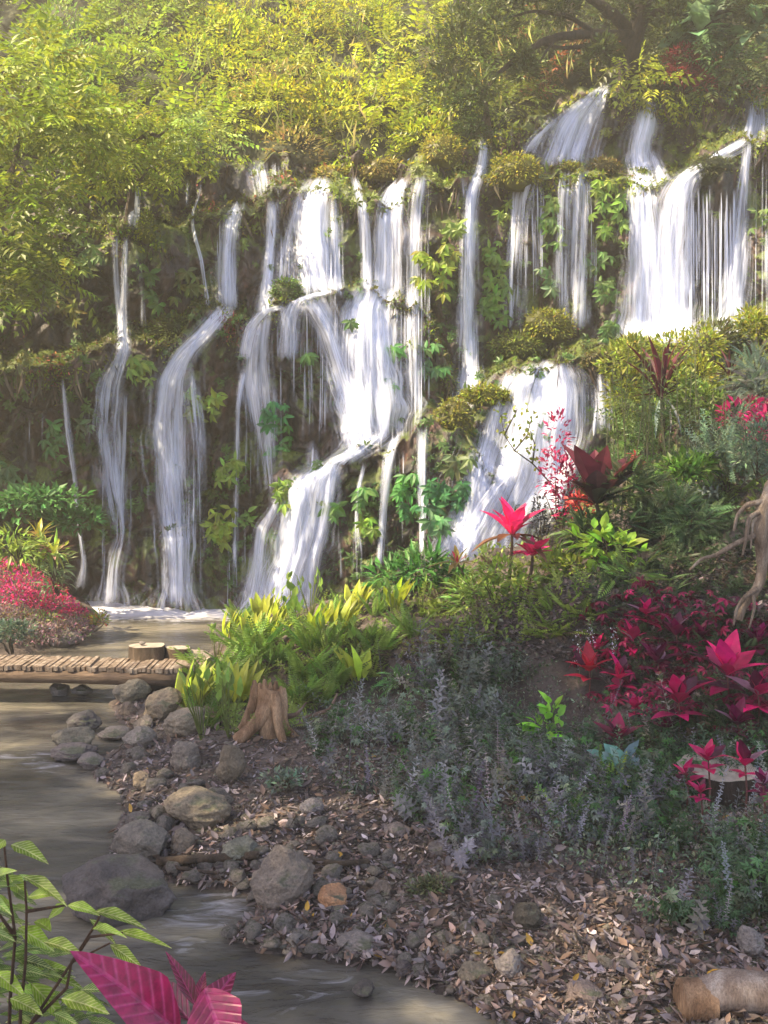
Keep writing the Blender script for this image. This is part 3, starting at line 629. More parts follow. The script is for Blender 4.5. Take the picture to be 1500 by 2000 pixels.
def boulder(u, v, wpx, hpx, label, seed, col=(1, 1, 1), name='boulder', cat='boulder', group=None, depth=.85, rz=0.0, ang=.5, sink=.25, mat=None, base=ICO4):
    """(u, v): middle of its foot; wpx, hpx: its size in the picture"""
    p = G(u, v, .02) if shore_sd(*G(u, v)[:2]) < .1 else GZ([u], [v])[0]
    sc_ = p[1] / F; sx = wpx * sc_ / 2; sz = hpx * sc_ / 2 / (1 - sink * .8)
    sy = sx * depth
    o = obj(name, rock_data(seed, sx, sy, sz, col, mat, base, ang, name)); o.location = (p[0], p[1] + sy * .75, p[2] + sz * (1 - sink * 1.6)); o.rotation_euler = (0, 0, rz)
    tag(o, label, cat, group); return o
BR = 'boulders along the stream'
boulder(218, 1800, 228, 104, "largest smooth dark boulder standing in the stream at the lower left", 3, (.52, .50, .53), depth=.8, ang=.75, sink=.32)
boulder(270, 1690, 110, 80, "rounded grey boulder at the water's edge behind the largest boulder", 5, (1.0, .98, .92))
boulder(378, 1622, 146, 68, "wide smooth tan boulder on the gravel bank with a yellow-green stain", 8, (1.15, 1.05, .82))
boulder(545, 1775, 140, 112, "blocky brown boulder at the mouth of the small inlet", 11, (.95, .88, .82), ang=.8)
boulder(650, 1782, 62, 48, "small orange-tan rock beside the blocky brown boulder", 14, (1.9, 1.15, .68), 'rock', 'rock', ang=1.3)
boulder(462, 1693, 82, 46, "angular grey-green rock behind the fallen branch", 16, (.85, .95, .85), 'rock', 'rock', ang=.9)
boulder(352, 1668, 50, 44, "small upright tan rock between the rounded boulder and the branch", 19, (1.05, .95, .8), 'rock', 'rock')
boulder(158, 1432, 70, 38, "dark charcoal boulder sitting in the water below the bridge", 21, (.38, .38, .42))
boulder(138, 1472, 92, 46, "lumpy olive-grey boulder in the water, in front of the charcoal one", 23, (.85, .85, .72), ang=.8)
boulder(135, 1486, 92, 26, "flat purple-grey rock at the front of the boulders in the water", 25, (.8, .75, .8), 'rock', 'rock')
boulder(172, 1502, 66, 24, "low flat grey rock at the water's edge beside the purple-grey one", 27, (.9, .86, .9), 'rock', 'rock')
boulder(112, 1358, 44, 22, "left one of two pale mossy stones breaking the surface below the bridge", 29, (.95, .95, .98), 'rock', 'rock')
boulder(156, 1358, 42, 18, "right one of two pale mossy stones breaking the surface below the bridge", 31, (1.1, 1.1, 1.15), 'rock', 'rock')
boulder(218, 1444, 66, 20, "flat pale stone lying at the water's edge right of the charcoal boulder", 33, (1.25, 1.2, 1.15), 'rock', 'rock')
boulder(266, 1464, 72, 42, "grey sloping rock on the shore below the mossy rock heap", 35, (1.1, 1.08, 1.05), 'rock', 'rock', ang=.9)
boulder(252, 1375, 72, 44, "tilted mossy slab under the end of the bridge", 37, (1.0, .98, .8), 'rock', 'rock', ang=1.0, rz=.6)
boulder(312, 1412, 88, 58, "large mossy brown rock in the heap under the bridge end", 39, (1.0, .9, .7), 'rock', 'rock', ang=.8)
boulder(360, 1440, 90, 52, "pale lichen-spotted rock at the foot of the fern thicket", 41, (1.3, 1.2, 1.0), 'rock', 'rock')
boulder(245, 1404, 40, 30, "brown wedge of rock low at the waterline under the tilted slab", 43, (.7, .6, .52), 'rock', 'rock', ang=1)
boulder(278, 1430, 46, 30, "small grey rock between the mossy brown rock and the flat pale stone", 44, (1., .95, .9), 'rock', 'rock', ang=1)
boulder(450, 1535, 60, 76, "tall olive rock leaning beneath the old tree stump", 45, (.75, .68, .55), 'rock', 'rock', ang=.9)
boulder(362, 1508, 66, 52, "round greenish-grey boulder at the edge of the fern shade", 47, (.95, .9, .85))
boulder(276, 1550, 40, 38, "small round tan stone alone on the leaf litter near the water", 49, (1.15, 1.0, .78), 'rock', 'rock')
boulder(268, 1618, 58, 28, "dark flat rock tucked against the wide tan boulder", 51, (.6, .58, .6), 'rock', 'rock')
boulder(608, 1595, 50, 24, "small grey stone on the litter under the grey-green herbs", 53, (1.0, 1.0, 1.1), 'rock', 'rock')
boulder(775, 1640, 56, 22, "flat pale stone on the litter in front of the herbs", 55, (1.1, 1.0, 1.0), 'rock', 'rock')
boulder(1035, 1825, 66, 52, "dark round mossy stone alone in the middle of the leaf litter", 57, (.35, .33, .27), 'rock', 'rock')
boulder(860, 1672, 50, 26, "dark flat stone under the overhanging herbs", 59, (.7, .66, .68), 'rock', 'rock')
boulder(745, 1762, 42, 30, "small brown stone on the litter right of the orange rock", 61, (.75, .66, .6), 'rock', 'rock')
boulder(655, 1790, 40, 18, "little grey stone at the foot of the orange-tan rock", 62, (1.0, 1.0, 1.05), 'rock', 'rock')
boulder(700, 1870, 96, 36, "broad pale boulder near the edge of the lower stream", 63, (1.05, 1.02, 1.05), 'rock', 'rock')
boulder(575, 1858, 50, 30, "blue-grey stone half in the water below the inlet", 65, (.75, .78, .85), 'rock', 'rock')
boulder(790, 1908, 40, 28, "dark wet stone at the tip of the gravel spit", 67, (.42, .38, .42), 'rock', 'rock')
boulder(930, 1925, 70, 40, "olive-brown stone beside the lower stream", 69, (.85, .8, .68), 'rock', 'rock')
boulder(1000, 1915, 64, 44, "pale angular stone right of the olive-brown stone", 71, (1.25, 1.2, 1.2), 'rock', 'rock', ang=1)
boulder(530, 1712, 60, 24, "low stone sitting behind the blocky boulder", 73, (.85, .8, .8), 'rock', 'rock')
boulder(710, 1945, 46, 22, "dark wet stone breaking the surface of the lower stream", 75, (.4, .38, .38), 'rock', 'rock')
boulder(500, 1168, 46, 52, "dark rounded boulder wrapped in spray at the foot of the stepped cascade", 77, (.3, .3, .33))
boulder(125, 1262, 70, 30, "grey rock showing under the red foliage on the left bank", 79, (.9, .88, .95), 'rock', 'rock')
boulder(1150, 1965, 80, 34, "pinkish stone at the bottom of the leaf litter", 81, (1.0, .85, .85), 'rock', 'rock')
boulder(1470, 1880, 60, 60, "grey stone standing behind the fallen pale log", 83, (1.2, 1.2, 1.25), 'rock', 'rock')
# cobbles, individually placed, nothing tells them apart
cobs = [rock_data(100 + k, 1, .85, .55, (1, 1, 1), base=ICO3, name='cobble', ang=.8) for k in range(6)]
n_c = 0; cob_o = []; cob_uv = []
r2 = np.random.default_rng(5); 
cand_u = r2.uniform(190, 1480, 1500); cand_v = r2.uniform(1450, 1975, 1500)
cand = GZ(cand_u, cand_v); csd = sd_fast(cand[:, 0], cand[:, 1])
for k in range(1500):
    u, v = cand_u[k], cand_v[k]
    if csd[k] < .02 or n_c >= 150: continue
    lim = 1500 + max(0, (u - 350)) * .42
    if u > 350 and v < lim: continue
    if u > 760 and r2.random() < .55: continue
    s = r2.uniform(9, 26) * cand[k, 1] / F
    o = bpy.data.objects.new('cobble', cobs[k % 6]); link(o); o.location = cand[k] + np.array([0, 0, s * .25]); o.scale = (s, s, s * r2.uniform(.8, 1.3)); o.rotation_euler = (r2.uniform(-.3, .3), r2.uniform(-.3, .3), r2.uniform(0, 6))
    tag(o, 'cobble', 'cobble', 'cobbles strewn over the stream bank'); n_c += 1; cob_o.append(o); cob_uv.append((u, v))
RM = [(650, 1770, 'the orange-tan rock'), (545, 1720, 'the blocky brown boulder'), (378, 1590, 'the wide tan boulder'), (270, 1650, 'the rounded grey boulder'), (462, 1670, 'the angular grey-green rock'), (276, 1530, 'the round tan stone'),
      (1035, 1800, 'the dark round mossy stone'), (700, 1850, 'the broad pale boulder'), (930, 1905, 'the olive-brown stone'), (450, 1500, 'the leaning olive rock'), (1400, 1930, 'the pale fallen log'), (775, 1630, 'the flat pale stone'), (362, 1485, 'the round greenish boulder'), (1000, 1890, 'the pale angular stone'), (1150, 1950, 'the pinkish stone')]
landmark_labels(cob_o, cob_uv, RM, lambda i, t: 'grey-brown cobble, ' + t)

# gravel and leaf litter: nobody could count them
def on_bank(n, lo=-.02):
    u = rng.uniform(150, 1900, n); v = rng.uniform(1330, 2100, n); p = GZ(u, v)
    sd = sd_fast(p[:, 0], p[:, 1]); ok = (sd > lo) & (p[:, 1] < 10.5) & (p[:, 0] > -3.4) & ~((v < 1430) & (u > 420))
    return p[ok]
p = on_bank(15000, -.05); mb = MB(); Vr, Fr = ICO1
s = np.exp(rng.normal(-4.25, .45, len(p))); ax = rng.uniform(.6, 1.3, (len(p), 3)) * np.array([1, 1, .55]); ang = rng.uniform(0, 6.28, len(p))
VV = Vr[None] * (ax * s[:, None])[:, None] * (1 + .25 * rng.normal(size=(len(p), len(Vr), 1)) * .5)
ca, sa = np.cos(ang)[:, None], np.sin(ang)[:, None]
VV = np.stack([VV[..., 0] * ca - VV[..., 1] * sa, VV[..., 0] * sa + VV[..., 1] * ca, VV[..., 2]], -1) + p[:, None] + np.array([0, 0, .004])
off = (np.arange(len(p)) * len(Vr))[:, None, None]
mb.add(VV.reshape(-1, 3), [(Fr[None] + off).reshape(-1, 3)], np.repeat(tint((.95, .88, .88), len(p), .35, .06), len(Vr), 0))
tag(mb.build('gravel', M_ROCK), 'loose grey gravel covering the stream bank', 'gravel', kind='stuff')
p = on_bank(42000, .0); mb = MB(); n = len(p)
CURL = leaf_tpl(3, .62, .5, -.45, .45); CURL2 = leaf_tpl(3, .42, -.9, .6, .5) 
pal = np.array([(.22, .15, .125), (.30, .235, .22), (.15, .10, .09), (.36, .30, .29), (.20, .125, .085), (.27, .22, .23), (.11, .085, .08)])
cc = pal[rng.integers(0, len(pal), n)] * .8 * np.exp(rng.normal(0, .4, (n, 1)))
d = rng.normal(size=(n, 3)); d[:, 2] *= .25; nn = rng.normal(size=(n, 3)) * .5 + np.array([0, 0, 1.])
ylw = rng.random(n) < .006; cc[ylw] = (.42, .25, .04)
ls = np.minimum(np.exp(rng.normal(-3.25, .5, n)), .09); pp = p + np.array([0, 0, .016]) + rng.normal(size=(n, 3)) * .006; h = n // 2
mb.leaves(CURL, pp[:h], d[:h], nn[:h], ls[:h], cc[:h]); mb.leaves(CURL2, pp[h:], d[h:], nn[h:], ls[h:], cc[h:])
tag(mb.build('leaf_litter', M_DRY), 'dry brown and mauve-grey fallen leaves carpeting the bank', 'leaf litter', kind='stuff')
mb = MB()
for q in on_bank(500, .05)[:170]:
    a = rng.uniform(0, 6.28); l = rng.uniform(.06, .3); dd = np.array([math.cos(a), math.sin(a), rng.uniform(-.1, .15)])
    mb.tube([q + (0, 0, .03), q + dd * l * .5 + (0, 0, .045), q + dd * l + rng.normal(size=3) * .02 + (0, 0, .03)], [.006, .005, .003], tint((.8, .72, .66), 1)[0], 5)
tag(mb.build('twigs', M_BARK), 'thin broken twigs mixed into the leaf litter', 'twigs', kind='stuff')

# ------------------------------------------------------------------ bridge, logs, stumps, roots
def footbridge():
    a = G(-260, 1318, .36); b = P(415, 1300, 11.6)
    root = empty('footbridge', (G(330, 1370, 0)[0], 11.1, 0)); inv = np.array(root.location)
    tag(root, 'low weathered footbridge of short pale slats over round beams, crossing the pool', 'footbridge')
    # centre line in plan; deck 0.38 above water
    L = np.array([G(-330, 1292, .40), G(0, 1294, .40), G(150, 1296, .39), G(270, 1300, .38), G(340, 1301, .38), G(405, 1294, .38)])
    t = np.concatenate([[0], np.cumsum(np.linalg.norm(np.diff(L[:, :2], axis=0), axis=1))])
    mb = MB(); n = int(t[-1] / .05); 
    for k in range(n):
        s = (k + .5) * t[-1] / n; c = np.array([np.interp(s, t, L[:, j]) for j in range(3)]) - inv
        hw = .022 + rng.uniform(-.003, .002); hl = .25 + rng.uniform(-.02, .03); th = .02 + rng.uniform(0, .01); tl = rng.normal(0, .03)
        rr = [(sx * hw * rng.uniform(.9, 1.05), sy * hl, sz * th + (sx * tl * hw)) for sz in (-1, 1) for sy in (-1, 1) for sx in (-1, 1)]
        V = np.array(rr) + c + np.array([0, 0, rng.normal(0, .005)])
        V[:, 0] += (V[:, 1] - c[1]) * rng.normal(0, .025)
        mb.add(V, [np.array([(0, 1, 3, 2), (4, 6, 7, 5), (0, 4, 5, 1), (2, 3, 7, 6), (0, 2, 6, 4), (1, 5, 7, 3)])], tint((1.35, 1.3, 1.36), 1, .12, .03)[0])
    mb.build('deck', M_DRIFT, root, smooth=False)
    for dy, r in ((-.22, .075), (.2, .06)):
        m = MB(); Q = L - inv + np.array([0, dy, -.10]); Q[-1] += np.array([-.2, 0, 0])
        m.tube(Q, r, (.62, .5, .42), 10); m.build('beam', M_WOOD, root)
    for (u, Yp) in ((262, 11.0), (385, 11.0), (-60, 11.2)):
        m = MB(); q = P(u, 1320, Yp) - inv; ztop = q[2]
        m.tube([q + (0, 0, -.02), q + (.01, 0, -.2), np.array([q[0], q[1], -.2])], [.075, .08, .09], (.35, .3, .26), 9); m.build('post', M_WOOD, root)
footbridge()
def cut_log(u, v, Yp, r, h, label, cat='log seat', tilt=0.0, barkcol=(1.3, 1.1, .9), topcol=(2.3, 2.05, 1.75), name='cut_log', u_=None):
    p = P(u, v, Yp); root = empty(name, tuple(p)); root.rotation_euler = (tilt, tilt * .5, rng.uniform(0, 6)); tag(root, label, cat)
    mb = MB(); a = np.linspace(0, 2 * math.pi, 28, endpoint=False); rr = r * (1 + .07 * np.sin(a * 2 + 1) + .05 * np.sin(a * 5) + .02 * np.sin(a * 11))
    rings = [(0, 1.06), (.35 * h, 1.0), (.8 * h, .98), (h, .97)]; V = []
    for z, k in rings: V.append(np.stack([np.cos(a) * rr * k, np.sin(a) * rr * k, z + 0 * a], -1))
    V = np.concatenate(V); i = np.arange(3)[:, None] * 28; j = np.arange(28)[None]; q = np.stack([i + j, i + (j + 1) % 28, i + 28 + (j + 1) % 28, i + 28 + j], -1).reshape(-1, 4)
    mb.add(V, [q], barkcol); mb.build('bark', M_BARK, root)
    mt = MB(); V = [(0, 0, h + .004)]; T = []
    for kr, k in enumerate((.35, .7, .96)): V += [tuple(x) for x in np.stack([np.cos(a) * rr * k, np.sin(a) * rr * k, h + .003 + .003 * np.sin(a * 3 + kr)], -1)]
    for jj in range(28): T.append((0, 1 + jj, 1 + (jj + 1) % 28))
    Q = [(1 + k * 28 + jj, 1 + (k + 1) * 28 + jj, 1 + (k + 1) * 28 + (jj + 1) % 28, 1 + k * 28 + (jj + 1) % 28) for k in range(2) for jj in range(28)]
    mt.add(np.array(V), [np.array(T), np.array(Q)], topcol); mt.build('sawn_top', M_RING, root); return root
def mat_ring():
    m, n, out = newmat('sawn_wood'); L = n.links.new
    tc = N(n, 'ShaderNodeTexCoord'); wv = N(n, 'ShaderNodeTexWave', wave_type='RINGS', rings_direction='Z', Scale=22.0, Distortion=2.5, Detail=3.0); L(tc.outputs['Object'], wv.inputs['Vector'])
    r = ramp(n, [(0, (.26, .2, .15)), (1, (.46, .40, .33))]); L(wv.outputs['Fac'], r.inputs[0])
    no = N(n, 'ShaderNodeTexNoise', Scale=12.0, Detail=5.0); L(tc.outputs['Object'], no.inputs['Vector']); r2_ = ramp(n, [(.3, (.6,) * 3), (.7, (1.1,) * 3)]); L(no.outputs['Fac'], r2_.inputs[0])
    mm = N(n, 'ShaderNodeMixRGB', blend_type='MULTIPLY'); mm.inputs[0].default_value = 1; L(r.outputs[0], mm.inputs[1]); L(r2_.outputs[0], mm.inputs[2])
    p = N(n, 'ShaderNodeBsdfPrincipled', Roughness=.8); L(mm.outputs[0], p.inputs['Base Color']); b = N(n, 'ShaderNodeBump', Strength=.4, Distance=.01); L(wv.outputs['Fac'], b.inputs['Height']); L(b.outputs[0], p.inputs['Normal'])
    L(p.outputs[0], out.inputs[0]); return m
M_RING = mat_ring()
cut_log(288, 1292, 11.25, .20, .19, "larger pale sawn log round standing on the bridge, left of two, with pebbles on top", tilt=.03)
cut_log(347, 1293, 11.3, .15, .17, "smaller sawn log round on the bridge end, right of two", tilt=-.05)
for k, (u, v, s) in enumerate([(273, 1272, .052), (283, 1271, .04), (278, 1264, .036)]):
    o = obj('pebble', rock_data(200 + k, s, s, s * .6, (1.0, .95, .98), base=ICO3, name='pebble')); o.location = P(u, v - 8, 11.25)
    tag(o, ["flat pebble at the left on top of the larger log round", "pebble at the right on top of the larger log round", "topmost pebble stacked over two others on the log round"][k], 'pebble')
o = obj('stone_slab', rock_data(210, .26, .2, .09, (1.7, 1.6, 1.5), base=ICO4, name='stone_slab')); o.location = P(376, 1287, 11.35); tag(o, "pale flat stone beside the smaller log round at the bridge end", 'stone')
cut_log(1400, 1610, 7.7, .34, .48, "wide dark tree stump with a sawn top half hidden by crimson leaves", 'tree stump', barkcol=(.5, .38, .36), topcol=(1, 1, 1), name='tree_stump')
# skinned organic wood
def skin_tree(name, chains, mat, parent=None, sub=1, tint_c=(1, 1, 1)):
    mb = MB()
    for pts, r0, r1 in chains:
        pts = np.array(pts, float); n = len(pts); t = np.linspace(0, n - 1, n * 5)
        Q = np.stack([np.interp(t, np.arange(n), pts[:, j]) for j in range(3)], -1)
        k = np.array([1, 2, 3, 2, 1.]) / 9
        for j in range(3): Q[:, j] = np.convolve(np.pad(Q[:, j], 2, mode='edge'), k, 'valid')
        rad = np.linspace(r0, r1, len(Q)) * (1 + .12 * vnoise(Q * 9, 3)); Q = Q + .25 * rad[:, None] * np.stack([vnoise(Q * 6, 1), vnoise(Q * 6, 2), vnoise(Q * 6, 4)], -1)
        mb.tube(Q, rad, tint_c, 12)
    return mb.build(name, mat, parent)
# old broken stump in the bank
sp = GZ([510], [1440])[0]
def PP(lst, Y, base): return [P(a, b, Y + (c if c else 0)) - base for a, b, c in lst]
root = empty('root_stump', tuple(sp)); tag(root, "pale broken root stump standing at the front of the fern thicket", 'tree stump')
Ys = sp[1]
def BB(l): return PP(l, Ys, sp)
ch = [(BB([(532, 1345, .05), (522, 1375, .02), (505, 1408, -.04), (480, 1432, -.10), (462, 1448, -.12)]), .085, .055), (BB([(520, 1340, .08), (517, 1385, .04), (520, 1420, 0), (528, 1455, 0)]), .09, .08),
      (BB([(503, 1338, .10), (495, 1378, .07), (475, 1420, .03), (460, 1436, .02)]), .06, .035), (BB([(545, 1342, .08), (550, 1385, .04), (556, 1425, .02), (585, 1450, 0), (600, 1462, 0)]), .06, .03), (BB([(535, 1350, .0), (540, 1390, -.06), (548, 1440, -.1), (560, 1470, -.1)]), .05, .04)]
for k, (a, b, h) in enumerate([(498, 1330, 1322), (509, 1332, 1331), (518, 1332, 1316), (528, 1334, 1326), (538, 1335, 1320), (549, 1340, 1336)]): ch.append((BB([(a, b + 28, .06 + .02 * (k % 2)), (a, b + 10, .06), (a + rng.uniform(-3, 3), (h + b) / 2 + 2, .06)]), .05, .014))
skin_tree('trunk', ch, M_DRIFT, root, tint_c=(1.12, .88, .66))
skin_tree('root', [(BB([(560, 1440, 0), (600, 1462, -.05), (630, 1450, .0), (655, 1462, 0)]), .03, .01), (BB([(540, 1450, -.1), (570, 1475, -.15), (600, 1478, -.15)]), .028, .008), (BB([(560, 1400, .1), (580, 1396, .1), (600, 1370, .1)]), .03, .008),
            (BB([(590, 1405, .05), (620, 1395, .05), (645, 1385, .1), (660, 1352, .1)]), .024, .008)], M_DRIFT, root, tint_c=(.6, .5, .5))
# exposed roots at the right edge
rp = P(1475, 1200, 9.6); root = empty('exposed_root_tree', tuple(rp)); tag(root, "thick pale tree roots hanging down the dark bank at the right edge", 'tree roots')
def RR(l, Y=9.6): return [P(a, b, Y + c) - rp for a, b, c in l]
skin_tree('trunk', [(RR([(1560, 880, .4), (1520, 930, .2), (1492, 985, 0), (1484, 1050, 0), (1490, 1110, .05), (1478, 1150, .05), (1450, 1185, .02), (1442, 1215, 0)]), .085, .03), (RR([(1620, 900, .5), (1560, 960, .3), (1530, 1020, .1), (1520, 1200, 0)]), .07, .04)], M_DRIFT, root, tint_c=(.95, .95, .93))
skin_tree('root', [(RR([(1490, 980, 0), (1460, 985, 0), (1440, 1005, 0), (1432, 1040, 0)]), .03, .012), (RR([(1485, 1000, -.05), (1462, 1010, -.05), (1456, 1060, -.05), (1450, 1085, 0)]), .028, .01),
                   (RR([(1480, 1010, -.05), (1470, 1020, -.05), (1466, 1075, -.05)]), .02, .008), (RR([(1488, 1040, 0), (1440, 1060, 0), (1400, 1085, 0), (1370, 1090, 0), (1345, 1115, .05)]), .03, .012),
                   (RR([(1478, 1150, .0), (1455, 1165, -.05), (1438, 1190, -.05), (1432, 1225, -.05)]), .03, .01), (RR([(1470, 1160, -.05), (1474, 1190, -.05), (1462, 1230, -.05)]), .02, .008)], M_DRIFT, root, tint_c=(.8, .8, .8))
# fallen things
def fallen(name, pts, r0, r1, label, cat, tc=(1, 1, 1), mat=None, sides=14):
    pts = np.array(pts); o0 = pts[0].copy(); mb = MB(); n = len(pts); t = np.linspace(0, n - 1, n * 6); Q = np.stack([np.interp(t, np.arange(n), pts[:, j]) for j in range(3)], -1) - o0
    Q += .2 * r0 * np.stack([vnoise(Q * 4 + 5, k) for k in (1, 2, 3)], -1)
    mb.tube(Q, np.linspace(r0, r1, len(Q)) * (1 + .08 * vnoise(Q * 8, 7)), tc, sides); o = mb.build(name, mat or M_BARK, None, loc=o0); tag(o, label, cat); return o
def onG(l, dz): q = GZ([a for a, b in l], [b for a, b in l]); q[:, 2] = np.maximum(q[:, 2], 0) + dz; return q
fallen('fallen_branch', onG([(308, 1702), (380, 1700), (440, 1697), (505, 1692)], .05), .032, .028, "straight dark branch lying across the gravel left of the blocky boulder", 'branch', (.9, .75, .65))
fallen('fallen_branch', onG([(590, 1696), (660, 1700), (720, 1696)], .04), .022, .016, "dark branch lying on the litter right of the blocky boulder", 'branch', (.8, .68, .6))
fallen('fallen_branch', onG([(300, 1690), (350, 1712), (400, 1728), (470, 1722)], .04), .016, .01, "thin curved branch beside the straight dark one", 'branch', (.9, .75, .7))
lg = onG([(1330, 1985), (1420, 1975), (1520, 1972), (1700, 1965)], .07)
fallen('fallen_log', lg, .095, .10, "pale smooth fallen log with an orange end in the bottom right corner", 'log', (.95, .93, .98), M_DRIFT, 18)
lo = [o for o in bpy.data.objects if o.name == 'fallen_log'][0]; m = MB(); m.tube([(-.012, 0, .0), (.0, .002, .0), (.16, .0, .002)], [.07, .101, .1005], (.95, .72, .52), 18); m.build('cut_end', M_DRIFT, lo)
fallen('bent_root', [P(1355, 1950, 5.6), P(1400, 1925, 5.7), P(1420, 1895, 5.75), P(1445, 1905, 5.75), P(1455, 1935, 5.7)], .025, .03, "short white bent root arching over the pale fallen log", 'root', (1.1, 1.1, 1.15), M_DRIFT)

# ------------------------------------------------------------------ foliage templates
def quad_leaf(w=.4, fold=.25, droop=.1):
    V = np.array([(0, 0, 0), (-w / 2, .45, fold * w / 2 - droop * .2), (w / 2, .45, fold * w / 2 - droop * .2), (0, 1, -droop)], float)
    return V, [np.array([(0, 3, 1), (0, 2, 3)])], np.array([(.5, 0), (0, .45), (1, .45), (.5, 1)])
QL = quad_leaf()
QN = quad_leaf(.14, .2, .3)
def compound(n, leaf, lw, ln, droop, ang=.55, tip=True, taper=True, zdrop=-.25):
    mb = MB(); t = np.linspace(.1, .95, n)
    for side in (-1, 1):
        pos = np.stack([0 * t, t, -droop * t * t], -1); tl = np.sin(np.pi * (t * .8 + .15)) ** .7 if taper else 1 + 0 * t
        mb.leaves(leaf, pos, np.stack([side * np.ones(n), ang + 0 * t, zdrop - droop * t], -1), np.tile([0, 0, 1.], (n, 1)), ln * tl, (.5,) * 3, lw)
    if tip: mb.leaves(leaf, np.array([[0, .93, -droop * .86]]), np.array([[0, 1, -.6]]), np.array([[0, 0, 1.]]), ln * .7, (.5,) * 3, lw)
    return np.concatenate(mb.V), [np.concatenate(x) for x in mb.F.values()], np.concatenate(mb.U)
QFROND = compound(5, QL, 1.0, .36, .35)
QFERN = compound(11, QL, .8, .25, .4)
def whorl(n, leaf, tilt, size=1.0, lw=1.0):
    mb = MB(); a = np.linspace(0, 2 * math.pi, n, endpoint=False) + .2
    mb.leaves(leaf, np.zeros((n, 3)), np.stack([np.cos(a), tilt + 0 * a, np.sin(a)], -1), np.tile([0, 1., 0], (n, 1)), size, (.5,) * 3, lw)
    return np.concatenate(mb.V), [np.concatenate(x) for x in mb.F.values()], np.concatenate(mb.U)
def sprig(n=9, leaf=QL, size=.16, lw=.9, tilt=.5, k=3):
    """upright stem along +Y with small leaves in whorls"""
    mb = MB()
    for i, t in enumerate(np.linspace(.18, .97, n)):
        a = np.linspace(0, 2 * math.pi, k, endpoint=False) + i * 1.1; z = size * (1.15 - .6 * t)
        mb.leaves(leaf, np.tile([0, t, 0.], (k, 1)), np.stack([np.cos(a), tilt + 0 * a, np.sin(a)], -1), np.tile([0, 1., 0], (k, 1)), z, (.5,) * 3, lw)
    w_ = .006
    mb.add(np.array([(-w_, 0, 0), (w_, 0, 0), (w_ * .4, 1, 0), (-w_ * .4, 1, 0)]), [np.array([(0, 1, 2, 3)])])
    return np.concatenate(mb.V), [np.concatenate(x) for x in mb.F.values()], np.concatenate(mb.U)
SPRIG = sprig(); SPRIG2 = sprig(7, QL, .24, 1.1, .3, 3); BERRY = sprig(14, QL, .07, 1.3, .2, 3)
DROSE = whorl(6, QL, -.45)      # leaves hanging round a point, axis +Y

def clump(mb, c, rad, n, tpl, size, col, up=.35, flat=1.0, v=.2, hue=.08, droop=.15, ws=1.0, jit=.35, low=-.2):
    """leaves on the outer shell of a bush, pointing outward"""
    d = rand_dirs(int(n * 1.6)); d = d[d[:, 2] > low][:n]; m = len(d)
    rr = rng.uniform(.55, 1.05, m) ** .6
    pos = np.asarray(c) + d * np.asarray(rad) * rr[:, None] * (1 + .2 * vnoise(d * 2.5 + np.asarray(c), 3))[:, None]
    dd = nrm(d + np.array([0, 0, up]) + rng.normal(0, jit, (m, 3)) - np.array([0, 0, droop])); nn = nrm(d * .4 + np.array([0, -.1, 1.]) + rng.normal(0, .3, (m, 3)))
    mb.leaves(tpl, pos, dd, nn, size * np.exp(rng.normal(0, .22, m)), tint(col, m, v, hue), ws)
def anchored(name, loc, label, cat, group=None):
    e = empty(name, tuple(loc)); tag(e, label, cat, group); return e
def local(mb, name, mat, root):
    me = mb.data(name, mat, False); me.transform(__import__('mathutils').Matrix.Translation(-Vector(root.location))); return obj(name, me, root)

# ------------------------------------------------------------------ hillside foliage
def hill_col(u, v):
    """leaf colour of the different stands on the slope, with the golden glow painted in"""
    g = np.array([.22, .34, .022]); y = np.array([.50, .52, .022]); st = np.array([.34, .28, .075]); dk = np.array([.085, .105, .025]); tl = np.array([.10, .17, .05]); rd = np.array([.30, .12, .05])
    a = math.exp(-((u - 640) / 330) ** 2 - ((v - 170) / 260) ** 2); c = g * (1 - a) + y * a  # golden sun glow painted into the leaf colour around the middle
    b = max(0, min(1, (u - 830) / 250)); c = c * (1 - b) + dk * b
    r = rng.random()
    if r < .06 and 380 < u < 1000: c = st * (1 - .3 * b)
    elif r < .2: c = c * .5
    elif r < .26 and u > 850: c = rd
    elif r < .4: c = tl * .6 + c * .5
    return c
mb = MB()
for k in range(760):
    u = rng.uniform(-380, 1880); t = rng.random() ** 1.25; top = float(I(u, A_, 1)); v = (top - 14) + (-430 - top) * t
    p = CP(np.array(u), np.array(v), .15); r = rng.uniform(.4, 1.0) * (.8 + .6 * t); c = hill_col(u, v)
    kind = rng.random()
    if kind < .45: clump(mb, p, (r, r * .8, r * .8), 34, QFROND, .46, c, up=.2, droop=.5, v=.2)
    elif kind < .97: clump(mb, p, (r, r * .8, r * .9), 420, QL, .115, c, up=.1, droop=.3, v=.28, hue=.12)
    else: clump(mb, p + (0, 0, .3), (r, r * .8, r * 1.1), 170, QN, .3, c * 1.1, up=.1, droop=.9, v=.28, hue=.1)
# thin hanging stalks and dry grass
n = 700; u = rng.uniform(350, 1250, n); t = rng.random(n); top = I(u, A_, 1); v = top - 10 + (-200 - top) * t; p = CP(u, v, .8)
d = np.stack([rng.normal(0, .25, n), rng.normal(-.1, .1, n), -1 + 0 * u], -1)
mb.leaves(QN, p + (0, 0, .5), d, rng.normal(size=(n, 3)), rng.uniform(.25, .7, n), tint((.40, .37, .09), n, .3, .1), .10)
tag(mb.build('hillside_foliage', M_LEAF, None, False), 'sunlit yellow-green jungle foliage covering the slope above the falls', 'foliage', kind='stuff')

